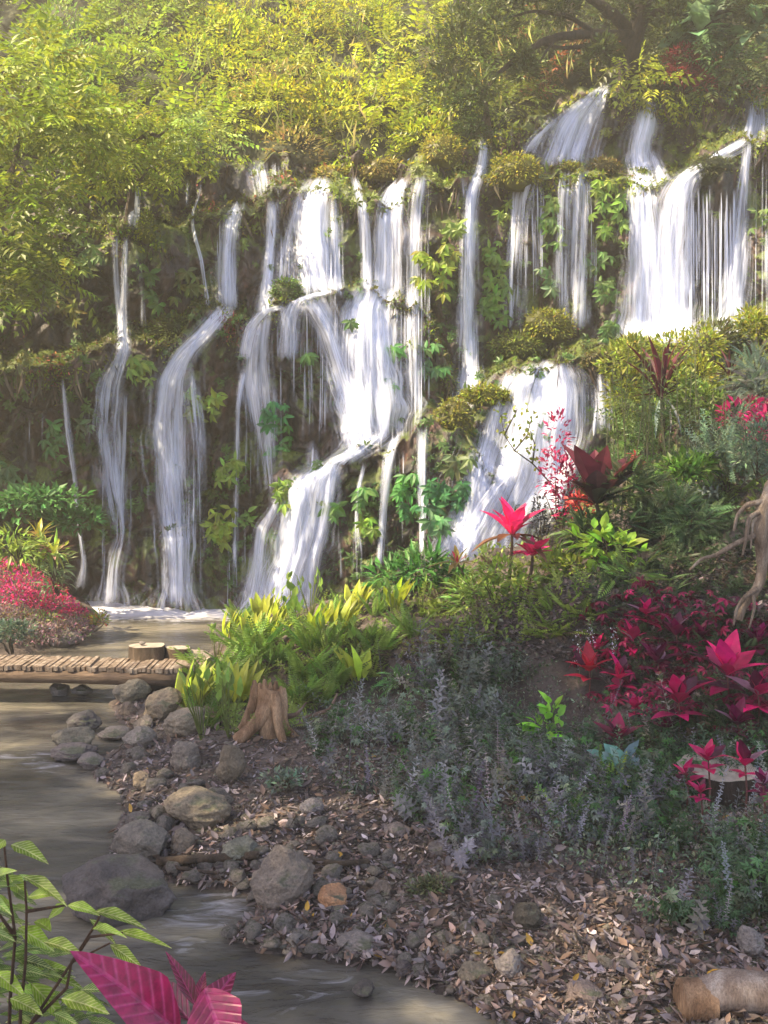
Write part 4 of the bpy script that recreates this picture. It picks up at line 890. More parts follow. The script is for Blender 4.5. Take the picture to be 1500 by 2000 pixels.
# ------------------------------------------------------------------ moss and small plants on the cliff
mb = MB()
def strip_along(curve, n, dv, tplsize, col, spread=9, lo=-380, hi=1850, offs=.02, thr=.02):
    u = rng.uniform(lo, hi, n); jit = 24 * vnoise(np.stack([u / 55, 0 * u, 0 * u], -1), 5) + 9 * vnoise(np.stack([u / 14, 0 * u, 0 * u], -1), 6)
    v = I(u, curve, 1) + jit * (curve is not E_) + rng.normal(dv, spread, n); p = CP(u, v, offs)
    msk = fbm(p * np.array([1.4, 1, 1.6]), 3, 77) > thr; p = p[msk]; m = len(p)
    d = np.stack([rng.normal(0, .7, m), -np.abs(rng.normal(.6, .4, m)), rng.normal(-.1, .7, m)], -1)
    mb.leaves(QL, p, d, rng.normal(size=(m, 3)) * .5 + np.array([0, -.3, 1.]), tplsize * np.exp(rng.normal(0, .35, m)), tint(col, m, .35, .14), 1.1)
strip_along(A_, 9000, 12, .10, (.30, .36, .025), 15)
strip_along(B_, 10000, 14, .075, (.24, .31, .022), 20)
strip_along(C_, 10000, 14, .07, (.20, .27, .022), 22)
strip_along(C_, 2200, -14, .07, (.26, .09, .06), 22, -380, 190)
strip_along(B_, 900, -8, .07, (.30, .10, .07), 16, 380, 640)
strip_along(C_, 900, 24, .06, (.30, .09, .08), 18, 370, 500)
for cv in (B_, C_): strip_along(cv, 9000, -12, .08, (.13, .15, .03) if cv is B_ else (.11, .125, .03), 11, offs=.03, thr=-.6)
strip_along(D_, 3500, 10, .06, (.05, .08, .03), 24)
n = 60000; u = rng.uniform(-300, 1800, n); v = rng.uniform(180, 1230, n); ok = v > I(u, A_, 1) + 8; u, v = u[ok], v[ok]; p = CP(u, v, .015)
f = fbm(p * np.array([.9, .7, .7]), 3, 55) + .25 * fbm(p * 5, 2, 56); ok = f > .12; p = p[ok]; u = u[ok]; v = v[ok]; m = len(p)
painted_sun = np.clip((620 - v) / 350, 0, 1); c = mixc((.045, .09, .018), (.22, .30, .022), painted_sun); mid = np.exp(-((u - 620) / 260) ** 2 - ((v - 850) / 260) ** 2); c = mixc(c, (.05, .15, .055), mid * .8); rb = rng.random(m) < .12; c[rb] = (.10, .045, .025)  # sunlit tone painted into the moss colour, stronger towards the top
d = np.stack([rng.normal(0, .5, m), -np.abs(rng.normal(.5, .3, m)), rng.normal(-.5, .5, m)], -1)
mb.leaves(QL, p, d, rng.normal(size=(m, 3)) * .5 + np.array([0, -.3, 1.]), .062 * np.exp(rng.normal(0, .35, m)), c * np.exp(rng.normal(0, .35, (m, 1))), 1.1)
n = 1500; u = rng.uniform(-300, 1800, n); v = rng.uniform(200, 1150, n); ok = v > I(u, A_, 1) + 12; u, v = u[ok], v[ok]; p = CP(u, v, .07); f = fbm(p * np.array([1.1, 1, .6]), 2, 155); ok = f > .05; p, u, v = p[ok], u[ok], v[ok]; m = len(p)
c = mixc((.09, .18, .04), (.26, .30, .04), np.clip((560 - v) / 300, 0, 1))  # higher tufts get the same painted sunlit tone
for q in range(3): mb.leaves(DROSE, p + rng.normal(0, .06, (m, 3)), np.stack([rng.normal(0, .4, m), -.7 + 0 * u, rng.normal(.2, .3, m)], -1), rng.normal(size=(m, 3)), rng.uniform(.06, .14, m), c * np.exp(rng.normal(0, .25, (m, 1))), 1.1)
# hanging rootlets below the ledges
for curve in (A_, B_, C_):
    n = 500; u = rng.uniform(-300, 1800, n); v = I(u, curve, 1) + rng.uniform(8, 24, n); p = CP(u, v, .1)
    mb.leaves(QN, p, np.stack([rng.normal(0, .08, n), rng.normal(-.05, .05, n), -1 + 0 * u], -1), rng.normal(size=(n, 3)), rng.uniform(.15, .6, n), tint((.10, .075, .05), n, .3), .22)
tag(mb.build('cliff_moss', M_LEAF, None, False), 'moss, tiny ferns and hanging rootlets clinging to the wet cliff', 'moss', kind='stuff')

# moss humps: things
def hump(u, v, w_, h_, label, col, size=.075, n=700, off=.1, low=-.6, tpl=None):
    p = CP(np.array(float(u)), np.array(float(v)), off); k = p[1] / F; root = anchored('moss_hump', p - np.array([0, 0, h_ * k / 2]), label, 'moss hump')
    m = MB(); d, Fc = rock_shape(int(u) % 97, ICO3, .3); m.add(d * np.array([w_ * k * .48, min(w_, h_) * k * .42, h_ * k * .46]) + p, [Fc], np.array(col) * .35); local(m, 'mound', M_LEAF, root)
    m = MB(); clump(m, p, (w_ * k / 2, min(w_, h_) * k * .5, h_ * k / 2), n, tpl or QL, size, col, up=.1, droop=.3, v=.3, hue=.12, jit=.6, low=low); local(m, 'leaves', M_LEAF, root)
hump(1005, 340, 100, 72, "big yellow-green moss hump under the slanting waterfall", (.30, .30, .03), n=1300)
hump(286, 448, 34, 62, "bright lime moss cushion beside the forked waterfall", (.32, .36, .02), n=500, size=.06)
hump(345, 650, 120, 70, "sloping green moss bank left of the broad curved waterfall", (.11, .14, .02), n=1200)
hump(860, 300, 80, 70, "yellow leafy moss mound on the rim right of the middle falls", (.34, .32, .04), n=900)
hump(645, 345, 66, 40, "small golden moss cap on the rim above the widest upper fall", (.38, .33, .06), n=600)
hump(745, 335, 80, 44, "golden moss patch on the rim between the twin middle falls", (.36, .31, .06), n=700)
hump(1112, 328, 44, 22, "little moss cushion between the two fine veils", (.28, .28, .03), n=350, size=.06)
hump(1180, 325, 60, 30, "flat reddish-green moss shelf right of the slanting waterfall", (.17, .15, .04), n=500)
hump(1252, 345, 36, 34, "small green moss knob splitting the tall waterfall", (.18, .24, .02), n=350, size=.06)
hump(1070, 640, 100, 74, "round leafy moss hump at the foot of the fine veils", (.26, .27, .03), n=1300, off=.4)
hump(1010, 680, 110, 60, "lower leafy moss hump to the left of the round one", (.18, .22, .03), n=1200, off=.4)
hump(1385, 335, 90, 60, "dark mossy overhang above the curtain of droplets", (.09, .105, .03), n=900)
hump(1330, 380, 60, 60, "dull moss mound right of the fork of the tall falls", (.11, .12, .03), n=500, off=.0)
hump(885, 825, 80, 88, "yellow fern-covered hump at the head of the dark boulder", (.24, .24, .035), n=1200, off=.5)
hump(950, 775, 110, 42, "yellow-green plants creeping up the ledge beside the wide arched waterfall", (.26, .28, .03), n=1000, off=.5)
hump(1180, 705, 90, 40, "brown and green mossy lip at the top of the braided trickle", (.13, .12, .04), n=900, off=.3)
hump(1245, 685, 90, 60, "lime-green leafy hump at the foot of the tall forked falls", (.27, .31, .03), n=1100, off=.7)
hump(560, 570, 60, 50, "green mossy knob in front of the widest upper fall", (.16, .25, .05), n=500, off=.2)

# leafy tufts on the wet wall: one by one, from the photograph
def tuft(u, v, w_, h_, n, label, col=(.12, .24, .03), size=.225, off=.16):
    n = int(n * 1.25)
    p = CP(np.array(float(u)), np.array(float(v)), off); k = p[1] / F; root = anchored('leafy_tuft', p, label, 'wall plant', 'leafy plants hanging on the cliff wall')
    m = MB(); q = p + np.stack([rng.uniform(-.5, .5, n) * w_ * k, -np.abs(rng.normal(0, .07, n)), rng.uniform(-.5, .5, n) * h_ * k], -1)
    d = np.stack([rng.normal(0, .45, n), -.55 - np.abs(rng.normal(0, .3, n)), rng.normal(.35, .35, n)], -1)
    for i in range(n):   # whorl of drooping leaves on a short stalk
        ax = nrm(d[i]); b1 = nrm(np.cross(ax, [.1, .2, 1])); b2 = np.cross(b1, ax); kk = rng.integers(4, 7); a = np.linspace(0, 6.283, kk, endpoint=False) + rng.uniform(0, 6)
        dd = np.cos(a)[:, None] * b1 + np.sin(a)[:, None] * b2 - .1 * ax + np.array([0, 0, -.55])
        m.leaves(LEAFW, np.tile(q[i] + ax * .05, (kk, 1)), dd, np.tile(ax, (kk, 1)), size * rng.uniform(.55, 1.1), tint(col, kk, .18, .1), .75)
    local(m, 'leaves', M_LEAF, root)
    m = MB(); q2 = q[rng.integers(0, n, max(3, n // 2))]
    for a in q2: m.tube([a + (0, .16, .02), a + (0, .06, -.03), a], [.007, .006, .005], (.10, .13, .04), 4, False)
    local(m, 'stems', M_LEAF, root)
T = [(180, 500, 50, 60, 10, "pale green leafy plant on the wall left of the forked waterfall, high up", (.13, .22, .06)), (140, 600, 50, 60, 8, "yellowish leafy plant lower left of the forked waterfall", (.24, .24, .05)),
 (300, 570, 26, 70, 7, "green plant hanging right of the forked waterfall's lower stream", (.10, .2, .04)), (365, 560, 50, 60, 9, "olive plant under the thin zigzag trickle", (.12, .15, .03)),
 (282, 722, 46, 50, 9, "pale lime plant on the ledge between the slender and the broad curved falls", (.22, .33, .06)), (395, 795, 62, 56, 16, "large bright lime plant right of the broad curved waterfall", (.27, .38, .06)),
 (105, 860, 34, 60, 8, "dark green plant left of the single thin thread of water", (.08, .2, .05)), (165, 832, 36, 34, 5, "grey-green plant just right of the single thin thread of water", (.13, .22, .09)),
 (66, 962, 46, 40, 6, "dark plant in the shade near the left edge, halfway down", (.07, .17, .05)), (20, 920, 40, 30, 5, "small dark plant at the very left edge of the wall", (.07, .16, .05)),
 (447, 918, 40, 44, 9, "lime plant between the broad curved fall and the stranded one", (.22, .34, .05)), (432, 1025, 40, 76, 14, "tall lime-green plant low on the wall right of the broad curved fall", (.26, .36, .04)),
 (480, 1010, 20, 26, 4, "tiny plant near the stepped cascade's left side", (.16, .3, .06)), (540, 800, 40, 60, 9, "teal-green plant above the middle of the stranded fall", (.06, .24, .07)),
 (548, 862, 36, 70, 9, "green plant directly under the teal one", (.10, .27, .05)), (550, 965, 30, 50, 8, "yellow-green plant just left of the brightest cascade", (.2, .32, .05)),
 (528, 1052, 26, 34, 5, "small lime plant between the stepped and the brightest cascade", (.2, .33, .06)), (575, 565, 40, 40, 7, "bright green plant washed by spray below the widest upper fall", (.16, .34, .08)),
 (765, 682, 36, 26, 5, "small bright plant within the fanned-out white cascade", (.14, .34, .08)), (757, 740, 26, 34, 4, "little green plant under the one inside the white cascade", (.10, .28, .07)),
 (650, 1000, 30, 36, 6, "green plant beside the brightest low cascade, on the dark boulder", (.12, .26, .06)), (712, 975, 30, 40, 7, "plant between the little trickle and the slim fall", (.11, .26, .06)),
 (795, 950, 36, 44, 9, "bright leafy plant between the two slim falls, the upper of two", (.10, .32, .07)), (800, 995, 30, 26, 5, "leafy plant between the two slim falls, the lower of two", (.08, .26, .07)),
 (720, 1025, 36, 24, 5, "flat yellow-green plant low on the dark boulder", (.18, .32, .04)), (870, 985, 76, 90, 22, "wide dark-teal leafy mass right of the two slim falls", (.06, .2, .07)),
 (895, 905, 40, 30, 6, "greyish plant under the yellow fern hump", (.15, .2, .08)), (855, 1022, 50, 30, 7, "pale teal leaves at the bottom of the wide leafy mass", (.12, .28, .11)),
 (845, 540, 60, 90, 18, "big lime plant spilling down the wall left of the tall column of water", (.27, .36, .03)), (880, 500, 40, 66, 9, "yellow-green plant above right of the big lime one", (.22, .28, .03)),
 (888, 445, 26, 36, 5, "small round plant high on the wall left of the tall column of water", (.2, .3, .05)), (850, 705, 50, 60, 9, "pale green plant low on the wall left of the tall column", (.10, .24, .07)),
 (965, 490, 34, 60, 9, "top part of the vine right of the tall column of water", (.17, .31, .04)), (968, 545, 44, 60, 12, "second clump of the vine right of the tall column of water", (.16, .3, .04)),
 (966, 605, 40, 60, 10, "third clump of the vine right of the tall column of water", (.14, .28, .04)), (985, 415, 30, 40, 6, "lime sprig under the big yellow-green moss hump", (.24, .33, .04)),
 (1078, 390, 34, 60, 9, "upper leaf column between the two fine veils", (.17, .28, .05)), (1072, 450, 34, 66, 9, "lower leaf column between the two fine veils", (.14, .25, .05)),
 (1180, 375, 40, 34, 8, "topmost leaves of the vine right of the fine veils", (.2, .3, .03)), (1195, 420, 76, 76, 20, "widest leaf cluster of the vine right of the fine veils", (.16, .29, .04)),
 (1165, 510, 50, 40, 8, "pale leaf cluster below the widest one right of the veils", (.13, .24, .06)), (1182, 570, 40, 50, 8, "thin leaf cluster halfway down the vine right of the veils", (.11, .21, .05)),
 (1182, 640, 40, 70, 10, "lowest leaf cluster of the vine, near the foot of the tall forked falls", (.10, .2, .05)), (1075, 560, 50, 60, 6, "sparse pale leaves behind the fine veils", (.12, .22, .08)),
 (1490, 450, 50, 90, 12, "pale green plant hanging at the right edge of the cliff", (.18, .26, .08)), (940, 880, 26, 26, 4, "small plant at the left edge of the wide arched waterfall", (.12, .24, .05)),
 (600, 700, 26, 34, 4, "little plant on the rock inside the middle falls", (.08, .18, .05)), (690, 640, 20, 24, 3, "tiny leaves caught in the white cascade's left edge", (.10, .2, .05))]
for t in T: tuft(*t[:5], t[5], t[6])

# ------------------------------------------------------------------ unseen trees added to shade the bank, crowns above the picture
def shade_tree(x, y, cx, cy, zc, rx, ry, rz, n, label, fsize=.55):
    root = anchored('added_shade_tree', (x, y, 0), label, 'tree', 'unseen trees added to shade the clearing')
    m = MB(); top = np.array([cx - x, cy - y, zc]); ph = [np.array([0, 0, -.3]), top * .3 + (0, 0, 1.5), top * .6 + (0, 0, 1.2), top * .9]
    m.tube(np.array(ph), [.32, .26, .2, .12], (1, 1, 1), 12); m.build('trunk', M_BARK, root)
    m = MB()
    for k in range(9):
        a = k * .7; e = top + np.array([math.cos(a) * rx * .8, math.sin(a) * ry * .8, rng.uniform(-.3, .8)]); m.tube([top * .75 + (0, 0, .5), (top * .8 + e) / 2 + (0, 0, .3), e], [.09, .06, .02], (1, 1, 1), 6)
    m.build('branches', M_BARK, root)
    m = MB()
    for k in range(30):
        a = rng.uniform(0, 6.28); q = math.sqrt(rng.random()); c = top + np.array([math.cos(a) * rx * q, math.sin(a) * ry * q, rng.uniform(-.4, rz)])
        clump(m, c, (1.1, 1.1, .6), n // 30, QFROND, fsize, (.10, .16, .03), low=-.9)
    m.build('crown', M_LEAF, root, False)
shade_tree(-11.5, 3.5, -8.2, 5.0, 11.0, 4.8, 3.4, 1.5, 3200, "unseen tree added beyond the left edge to shade the stream bank")
shade_tree(-9.5, -1.0, -6.5, 0.8, 10.5, 4.8, 2.6, 1.5, 1900, "unseen tree added left of the viewer to shade the lower stream")
shade_tree(4.5, -4.0, -2.6, 7.0, 10.8, 4.6, 3.8, 1.4, 2600, "unseen tree added behind the viewer to shade the flower bank")

# ------------------------------------------------------------------ trees and shrubs on the slope
def tree(name, trunk, crowns, label, cat, col, tpl=QFROND, size=.6, nper=60, Yt=17.0, r=.09, mat=None, v_=.22, droop=.5, ws=1.0):
    """trunk: (u, v, Y) points from foot to top; crowns: (u, v, Y, radius px)"""
    T_ = np.array([P(*q) for q in trunk]); root = anchored(name, T_[0], label, cat)
    m = MB(); m.tube(T_, np.linspace(r, r * .4, len(T_)), (1.1, 1, .9), 9)
    for (u, v, Y, rp_) in crowns:
        c = P(u, v, Y); j = np.argmin(np.linalg.norm(T_ - c, axis=1)); m.tube([T_[j], (T_[j] + c) / 2 + (0, 0, -.1), c], [r * .5, r * .35, r * .15], (1.1, 1, .9), 6)
    local(m, 'trunk', M_BARK, root); m = MB()
    for (u, v, Y, rp_) in crowns:
        k = Y / F * rp_; c = P(u, v, Y)
        for q in range(5):
            cc = c + rng.normal(0, .38, 3) * k; clump(m, cc, (k * .6, k * .5, k * .5), nper // 5, tpl, size, np.array(col) * math.exp(rng.normal(0, .15)), up=.15, droop=droop, v=v_, ws=ws)
    local(m, 'crown', mat or M_LEAF, root)
tree('leafy_tree', [(-30, 700, 17.5), (-20, 500, 17), (30, 300, 16.8), (60, 180, 17)], [(40, 250, 16.2, 110), (120, 290, 16.4, 90), (10, 380, 16, 90), (80, 160, 16.8, 100), (-60, 280, 16, 100)], "large feathery-leaved tree at the upper left edge", 'tree', (.28, .34, .028), nper=110, size=.5)
tree('leafy_tree', [(-60, 900, 16.4), (-50, 700, 16.2), (0, 500, 16), (40, 420, 16)], [(10, 480, 15.6, 80), (60, 520, 15.8, 60), (10, 570, 15.5, 70), (100, 430, 16, 70), (-60, 560, 15.6, 80)], "dark drooping-leaved tree hanging over the left end of the cliff", 'tree', (.20, .26, .03), nper=80, size=.45)
tree('leafy_tree', [(250, 440, 18.9), (260, 350, 18.6), (290, 260, 18.3)], [(240, 270, 18, 90), (330, 250, 18.2, 80), (190, 340, 17.8, 60), (290, 330, 18.2, 60)], "leafy tree on the rim above the forked waterfall", 'tree', (.28, .33, .028), nper=90, size=.45)
tree('leafy_shrub', [(395, 320, 19.8), (390, 280, 19.6), (370, 250, 19.5)], [(385, 250, 19.2, 50), (350, 285, 19.2, 40)], "pale leafy shrub just left of the small pale chute on the rim", 'shrub', (.24, .33, .08), nper=60, size=.35)
tree('leafy_shrub', [(955, 270, 20.8), (950, 220, 20.6), (945, 170, 20.6)], [(945, 190, 20.2, 60), (930, 240, 20.2, 40)], "dense round dull-green shrub on the rim left of the slanting waterfall", 'shrub', (.07, .11, .03), tpl=QL, nper=900, size=.09)
tree('leafy_shrub', [(1270, 190, 21.6), (1270, 165, 21.4)], [(1262, 155, 21.2, 46)], "lime-yellow fern on the upper rim above the tall waterfall", 'fern', (.36, .40, .04), nper=60, size=.45)
tree('leafy_shrub', [(1330, 190, 21.7), (1330, 150, 21.5)], [(1325, 125, 21.2, 46), (1355, 145, 21.2, 30)], "red-leaved shrub on the upper rim right of the lime fern", 'shrub', (.28, .045, .05), tpl=QL, nper=700, size=.11)
tree('leafy_shrub', [(1400, 190, 21.6), (1400, 160, 21.5)], [(1400, 150, 21.2, 44), (1460, 150, 21.1, 44), (1380, 110, 21.4, 40)], "grey-green bush on the upper rim above the mossy overhang", 'shrub', (.12, .17, .05), nper=60, size=.4)
tree('broad_leaf_tree', [(1420, 150, 21.9), (1415, 80, 21.7), (1400, 30, 21.6)], [(1392, 40, 21.2, 40), (1470, 70, 21.2, 40), (1350, 70, 21.3, 26)], "plant with large pale grey-green leaves in the upper right", 'tree', (.16, .26, .12), tpl=LEAFW, nper=26, size=.6)
tree('pole_tree', [(1112, 165, 23.4), (1114, 60, 23.6), (1112, -120, 24)], [(1100, -140, 24, 60)], "slim pale straight tree trunk behind the dark crossing branches", 'tree', (.2, .24, .04), nper=40, r=.11)
# dark spreading tree, upper right
rt = P(1215, 175, 22.3); root = anchored('spreading_tree', rt, "dark tree with long bare horizontal branches in the upper right", 'tree')
def TT(l, Y): return [P(a, b, Y + c) - rt for a, b, c in l]
skin_tree('trunk', [(TT([(1225, 185, 0), (1230, 100, -.3), (1260, 0, -.5), (1300, -120, -.5)], 22.3), .26, .14)], M_BARK, root, tint_c=(.45, .38, .32))
skin_tree('branches', [(TT([(1240, 70, -.4), (1150, 66, -1), (1080, 72, -1.3), (1020, 104, -1.5), (965, 150, -1.6), (935, 200, -1.6)], 22.3), .11, .03), (TT([(1228, 60, -.4), (1190, 20, -.8), (1130, -20, -1.2), (1060, -60, -1.5)], 22.3), .14, .06),
  (TT([(1160, 64, -1), (1110, 30, -1.2), (1040, 20, -1.4), (980, 40, -1.5)], 22.3), .06, .02), (TT([(1240, 40, -.4), (1300, 20, -.8), (1380, 30, -1), (1470, 10, -1.2)], 22.3), .09, .03), (TT([(1090, 70, -1.3), (1060, 110, -1.4), (1040, 150, -1.4)], 22.3), .035, .01),
  (TT([(1150, 66, -1.), (1180, 100, -1.2), (1200, 130, -1.2)], 22.3), .04, .015), (TT([(1230, 90, -.4), (1170, 86, -.9), (1100, 95, -1.1), (1050, 85, -1.3)], 22.3), .08, .02)], M_BARK, root, tint_c=(.45, .38, .32))
m = MB()
for (u, v, Y, r_) in [(900, 60, 20.6, 60), (870, 140, 20.6, 60), (960, 40, 20.7, 60), (920, 190, 20.4, 50), (1020, 10, 20.8, 50), (1290, 40, 21.2, 60), (1340, 0, 21, 60), (1440, -10, 21, 70), (1220, -10, 21.4, 60), (1010, 130, 20.7, 36), (1110, 20, 21, 40), (1170, 120, 21.2, 36), (1480, 30, 21, 50)]:
    k = Y / F * r_
    for q in range(4): clump(m, P(u, v, Y) + rng.normal(0, .4, 3) * k, (k * .7, k * .5, k * .6), 190, QL, .13, (.075, .10, .025), droop=.5, v=.3)
local(m, 'crown', M_LEAF, root)

# ------------------------------------------------------------------ right bank and mound: ground cover nobody could count
def scatter_px(n, poly, minY=0):
    a = np.array(poly, float); u = rng.uniform(a[:, 0].min(), a[:, 0].max(), n * 3); v = rng.uniform(a[:, 1].min(), a[:, 1].max(), n * 3)
    ins = np.zeros(u.shape, bool); j = len(a) - 1
    for i in range(len(a)):
        c = ((a[i, 1] > v) != (a[j, 1] > v)) & (u < (a[j, 0] - a[i, 0]) * (v - a[i, 1]) / (a[j, 1] - a[i, 1] + 1e-9) + a[i, 0]); ins ^= c; j = i
    u = u[ins][:n]; v = v[ins][:n]; p = GZ(u, v); ok = (sd_fast(p[:, 0], p[:, 1]) > .05) & (p[:, 1] < 17.2); return p[ok], u[ok], v[ok]
def upright(n, lean=.3): d = rng.normal(0, lean, (n, 3)); d[:, 2] = 1; return nrm(d)
HERB = [(600, 1470), (640, 1400), (760, 1330), (900, 1290), (1080, 1330), (1180, 1400), (1250, 1440), (1560, 1500), (2000, 1500), (2000, 1850), (1450, 1840), (1300, 1820), (1180, 1740), (1040, 1690), (900, 1700), (840, 1640), (740, 1570), (640, 1540)]
mb = MB(); p, u, v = scatter_px(6200, HERB); gap = fbm(p * 1.15, 3, 191) > -.22; p, u, v = p[gap], u[gap], v[gap]; n = len(p)
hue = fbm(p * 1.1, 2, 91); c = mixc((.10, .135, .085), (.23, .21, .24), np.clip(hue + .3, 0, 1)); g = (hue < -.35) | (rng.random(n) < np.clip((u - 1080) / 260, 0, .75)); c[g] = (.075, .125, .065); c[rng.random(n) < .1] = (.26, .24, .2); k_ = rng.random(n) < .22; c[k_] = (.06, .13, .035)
ht = (.20 + .16 * rng.random(n)) * (1 + .35 * fbm(p * .8, 2, 92)); ht = ht * np.clip(.5 + sd_fast(p[:, 0], p[:, 1]) * .2, .5, 1) * (1 + .45 * np.exp(-((u - 880) / 230) ** 2 - ((v - 1460) / 140) ** 2))
h = n // 3; ev = np.exp(rng.normal(0, .35, (n, 1))); ht = ht * np.exp(rng.normal(0, .25, n))
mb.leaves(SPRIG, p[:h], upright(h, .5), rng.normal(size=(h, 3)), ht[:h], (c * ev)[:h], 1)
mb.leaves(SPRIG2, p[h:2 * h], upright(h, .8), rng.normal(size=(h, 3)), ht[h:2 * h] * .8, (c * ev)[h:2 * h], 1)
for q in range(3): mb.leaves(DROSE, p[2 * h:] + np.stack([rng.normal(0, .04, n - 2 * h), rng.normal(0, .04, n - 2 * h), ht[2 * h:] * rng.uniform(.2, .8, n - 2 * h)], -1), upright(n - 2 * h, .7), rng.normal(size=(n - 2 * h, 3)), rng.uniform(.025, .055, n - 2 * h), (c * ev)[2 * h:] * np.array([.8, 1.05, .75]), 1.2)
p, u, v = scatter_px(130, HERB); n = len(p); mb.leaves(BERRY, p, upright(n, .35), rng.normal(size=(n, 3)), rng.uniform(.3, .55, n), tint((.25, .24, .26), n, .25), 1)
p, u, v = scatter_px(16000, HERB); n = len(p); hz = rng.random(n) * (1 + .7 * np.exp(-((u - 880) / 230) ** 2 - ((v - 1460) / 140) ** 2)) * (.14 + .12 * np.clip(fbm(p * 1.3, 2, 93), -.6, 1)); mb.leaves(QL, p + np.stack([0 * u, 0 * u, hz], -1), rand_dirs(n, .3), rand_dirs(n, .6), rng.uniform(.02, .05, n), tint((.13, .165, .10), n, .45, .12), 1.2)
tag(mb.build('herb_cover', M_LEAF, None, False), 'silvery grey-green herbs with tiny leaves covering the foot of the bank', 'ground cover', kind='stuff')
MOUND = [(380, 1440), (420, 1290), (520, 1200), (700, 1130), (900, 1080), (1100, 1030), (1250, 930), (1560, 820), (2000, 820), (2000, 1560), (1600, 1560), (1300, 1440), (1150, 1250), (800, 1300), (650, 1380), (560, 1450)]
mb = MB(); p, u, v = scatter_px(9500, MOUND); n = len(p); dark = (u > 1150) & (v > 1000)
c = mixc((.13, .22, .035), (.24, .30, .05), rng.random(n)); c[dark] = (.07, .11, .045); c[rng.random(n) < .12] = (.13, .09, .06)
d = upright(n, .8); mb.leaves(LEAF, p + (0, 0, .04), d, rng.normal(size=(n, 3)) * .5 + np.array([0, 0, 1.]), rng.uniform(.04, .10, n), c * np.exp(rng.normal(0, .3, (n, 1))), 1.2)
k = rng.random(n) < .16; q = p[k]; m_ = len(q); mb.leaves(SPRIG2, q, upright(m_, .4), rng.normal(size=(m_, 3)), rng.uniform(.14, .3, m_), c[k] * np.exp(rng.normal(0, .25, (m_, 1))))
k = rng.random(n) < .05; q = p[k]; m_ = len(q)
for j in range(5): mb.leaves(QFERN, q, upright(m_, .9), np.tile([0, 0, 1.], (m_, 1)), rng.uniform(.15, .32, m_), c[k] * np.exp(rng.normal(0, .2, (m_, 1))))
tag(mb.build('bank_undergrowth', M_LEAF, None, False), 'low leafy undergrowth on the mound and the right bank', 'undergrowth', kind='stuff')
# dry leaves and little stones on the bare face of the mound
mb = MB(); p, u, v = scatter_px(8000, [(760, 1300), (900, 1200), (1150, 1100), (1240, 1140), (1560, 1050), (1600, 1330), (1250, 1420), (1150, 1300), (950, 1290)]); n = len(p)
mb.leaves(CURL, p + (0, 0, .02), rng.normal(size=(n, 3)) * np.array([1, 1, .3]), rng.normal(size=(n, 3)) * .6 + np.array([0, -.3, 1.]), rng.uniform(.04, .09, n), tint((.13, .10, .09), n, .45))
tag(mb.build('mound_litter', M_DRY, None, False), 'dead leaves caught on the dark face of the mound', 'leaf litter', kind='stuff')

# ------------------------------------------------------------------ fern thicket beside the pool
def fern_proto(kind):
    root = bpy.data.objects.new('fern', None); root.empty_display_size = .1; m = MB()
    if kind == 0:      # feathery upright fronds
        n = 13; a = rng.uniform(0, 6.28, n); t = rng.uniform(.12, .6, n); d = np.stack([np.cos(a) * t, np.sin(a) * t, 1 + 0 * a], -1)
        m.leaves(FERN, np.stack([np.cos(a) * .04, np.sin(a) * .04, 0 * a], -1), d, np.stack([-np.cos(a), -np.sin(a), .6 + 0 * a], -1), rng.uniform(.38, .62, n), tint((.18, .30, .05), n), .8); parts = [('fronds', m, M_LEAF)]
    elif kind == 1:    # tongue-shaped upright leaves
        n = 12; a = rng.uniform(0, 6.28, n); t = rng.uniform(.05, .45, n); d = np.stack([np.cos(a) * t, np.sin(a) * t, 1 + 0 * a], -1); L_ = rng.uniform(.28, .46, n); b = np.stack([np.cos(a) * .05, np.sin(a) * .05, 0 * a], -1)
        m.leaves(STRAP, b + nrm(d) * .10, d, np.stack([-np.cos(a) * .4, -.8 + 0 * a, .3 + 0 * a], -1), L_, tint((.33, .38, .035), n, .2), 1.35)
        st = MB()
        for k in range(n): st.tube([b[k], b[k] + nrm(d[k]) * .12], [.006, .005], (.2, .25, .05), 4, False)
        parts = [('leaves', m, M_LEAF), ('stems', st, M_LEAF)]
    else:              # round leaves on long stalks
        st = MB(); n = 9
        for k in range(n):
            a = rng.uniform(0, 6.28); e = np.array([math.cos(a) * rng.uniform(.03, .2), math.sin(a) * rng.uniform(.03, .2), rng.uniform(.3, .55)]); st.tube([e * (0, 0, 0), e * .55 + (0, 0, .04), e], [.006, .005, .004], (.16, .2, .05), 4, False)
            m.leaves(LEAFW, e[None], np.array([[rng.normal(0, .4), rng.normal(0, .3), 1.0]]), np.array([[rng.normal(0, .5), -1, .2]]), rng.uniform(.10, .17), tint((.22, .36, .06), 1), .95)
        parts = [('leaves', m, M_LEAF), ('stems', st, M_LEAF)]
    return [(nm, mm.data(nm, mt, False)) for nm, mm, mt in parts]
protos = [fern_proto(k % 3) for k in range(7)]
def place_plant(name, parts, loc, s_, rz, label, cat, group):
    e = empty(name, tuple(loc), rz); e.scale = (s_,) * 3; tag(e, label, cat, group)
    for nm, me in parts: c_ = bpy.data.objects.new(nm, me); link(c_); c_.parent = e
    return e
FG = 'ferns of the thicket beside the pool'
fl_ = ["upright feathery green fern in the sunlit thicket beside the pool", "upright tongue-leaved yellow-green fern in the sunlit thicket beside the pool", "fern with rounded leaves on stalks in the sunlit thicket beside the pool"]
ferns = []
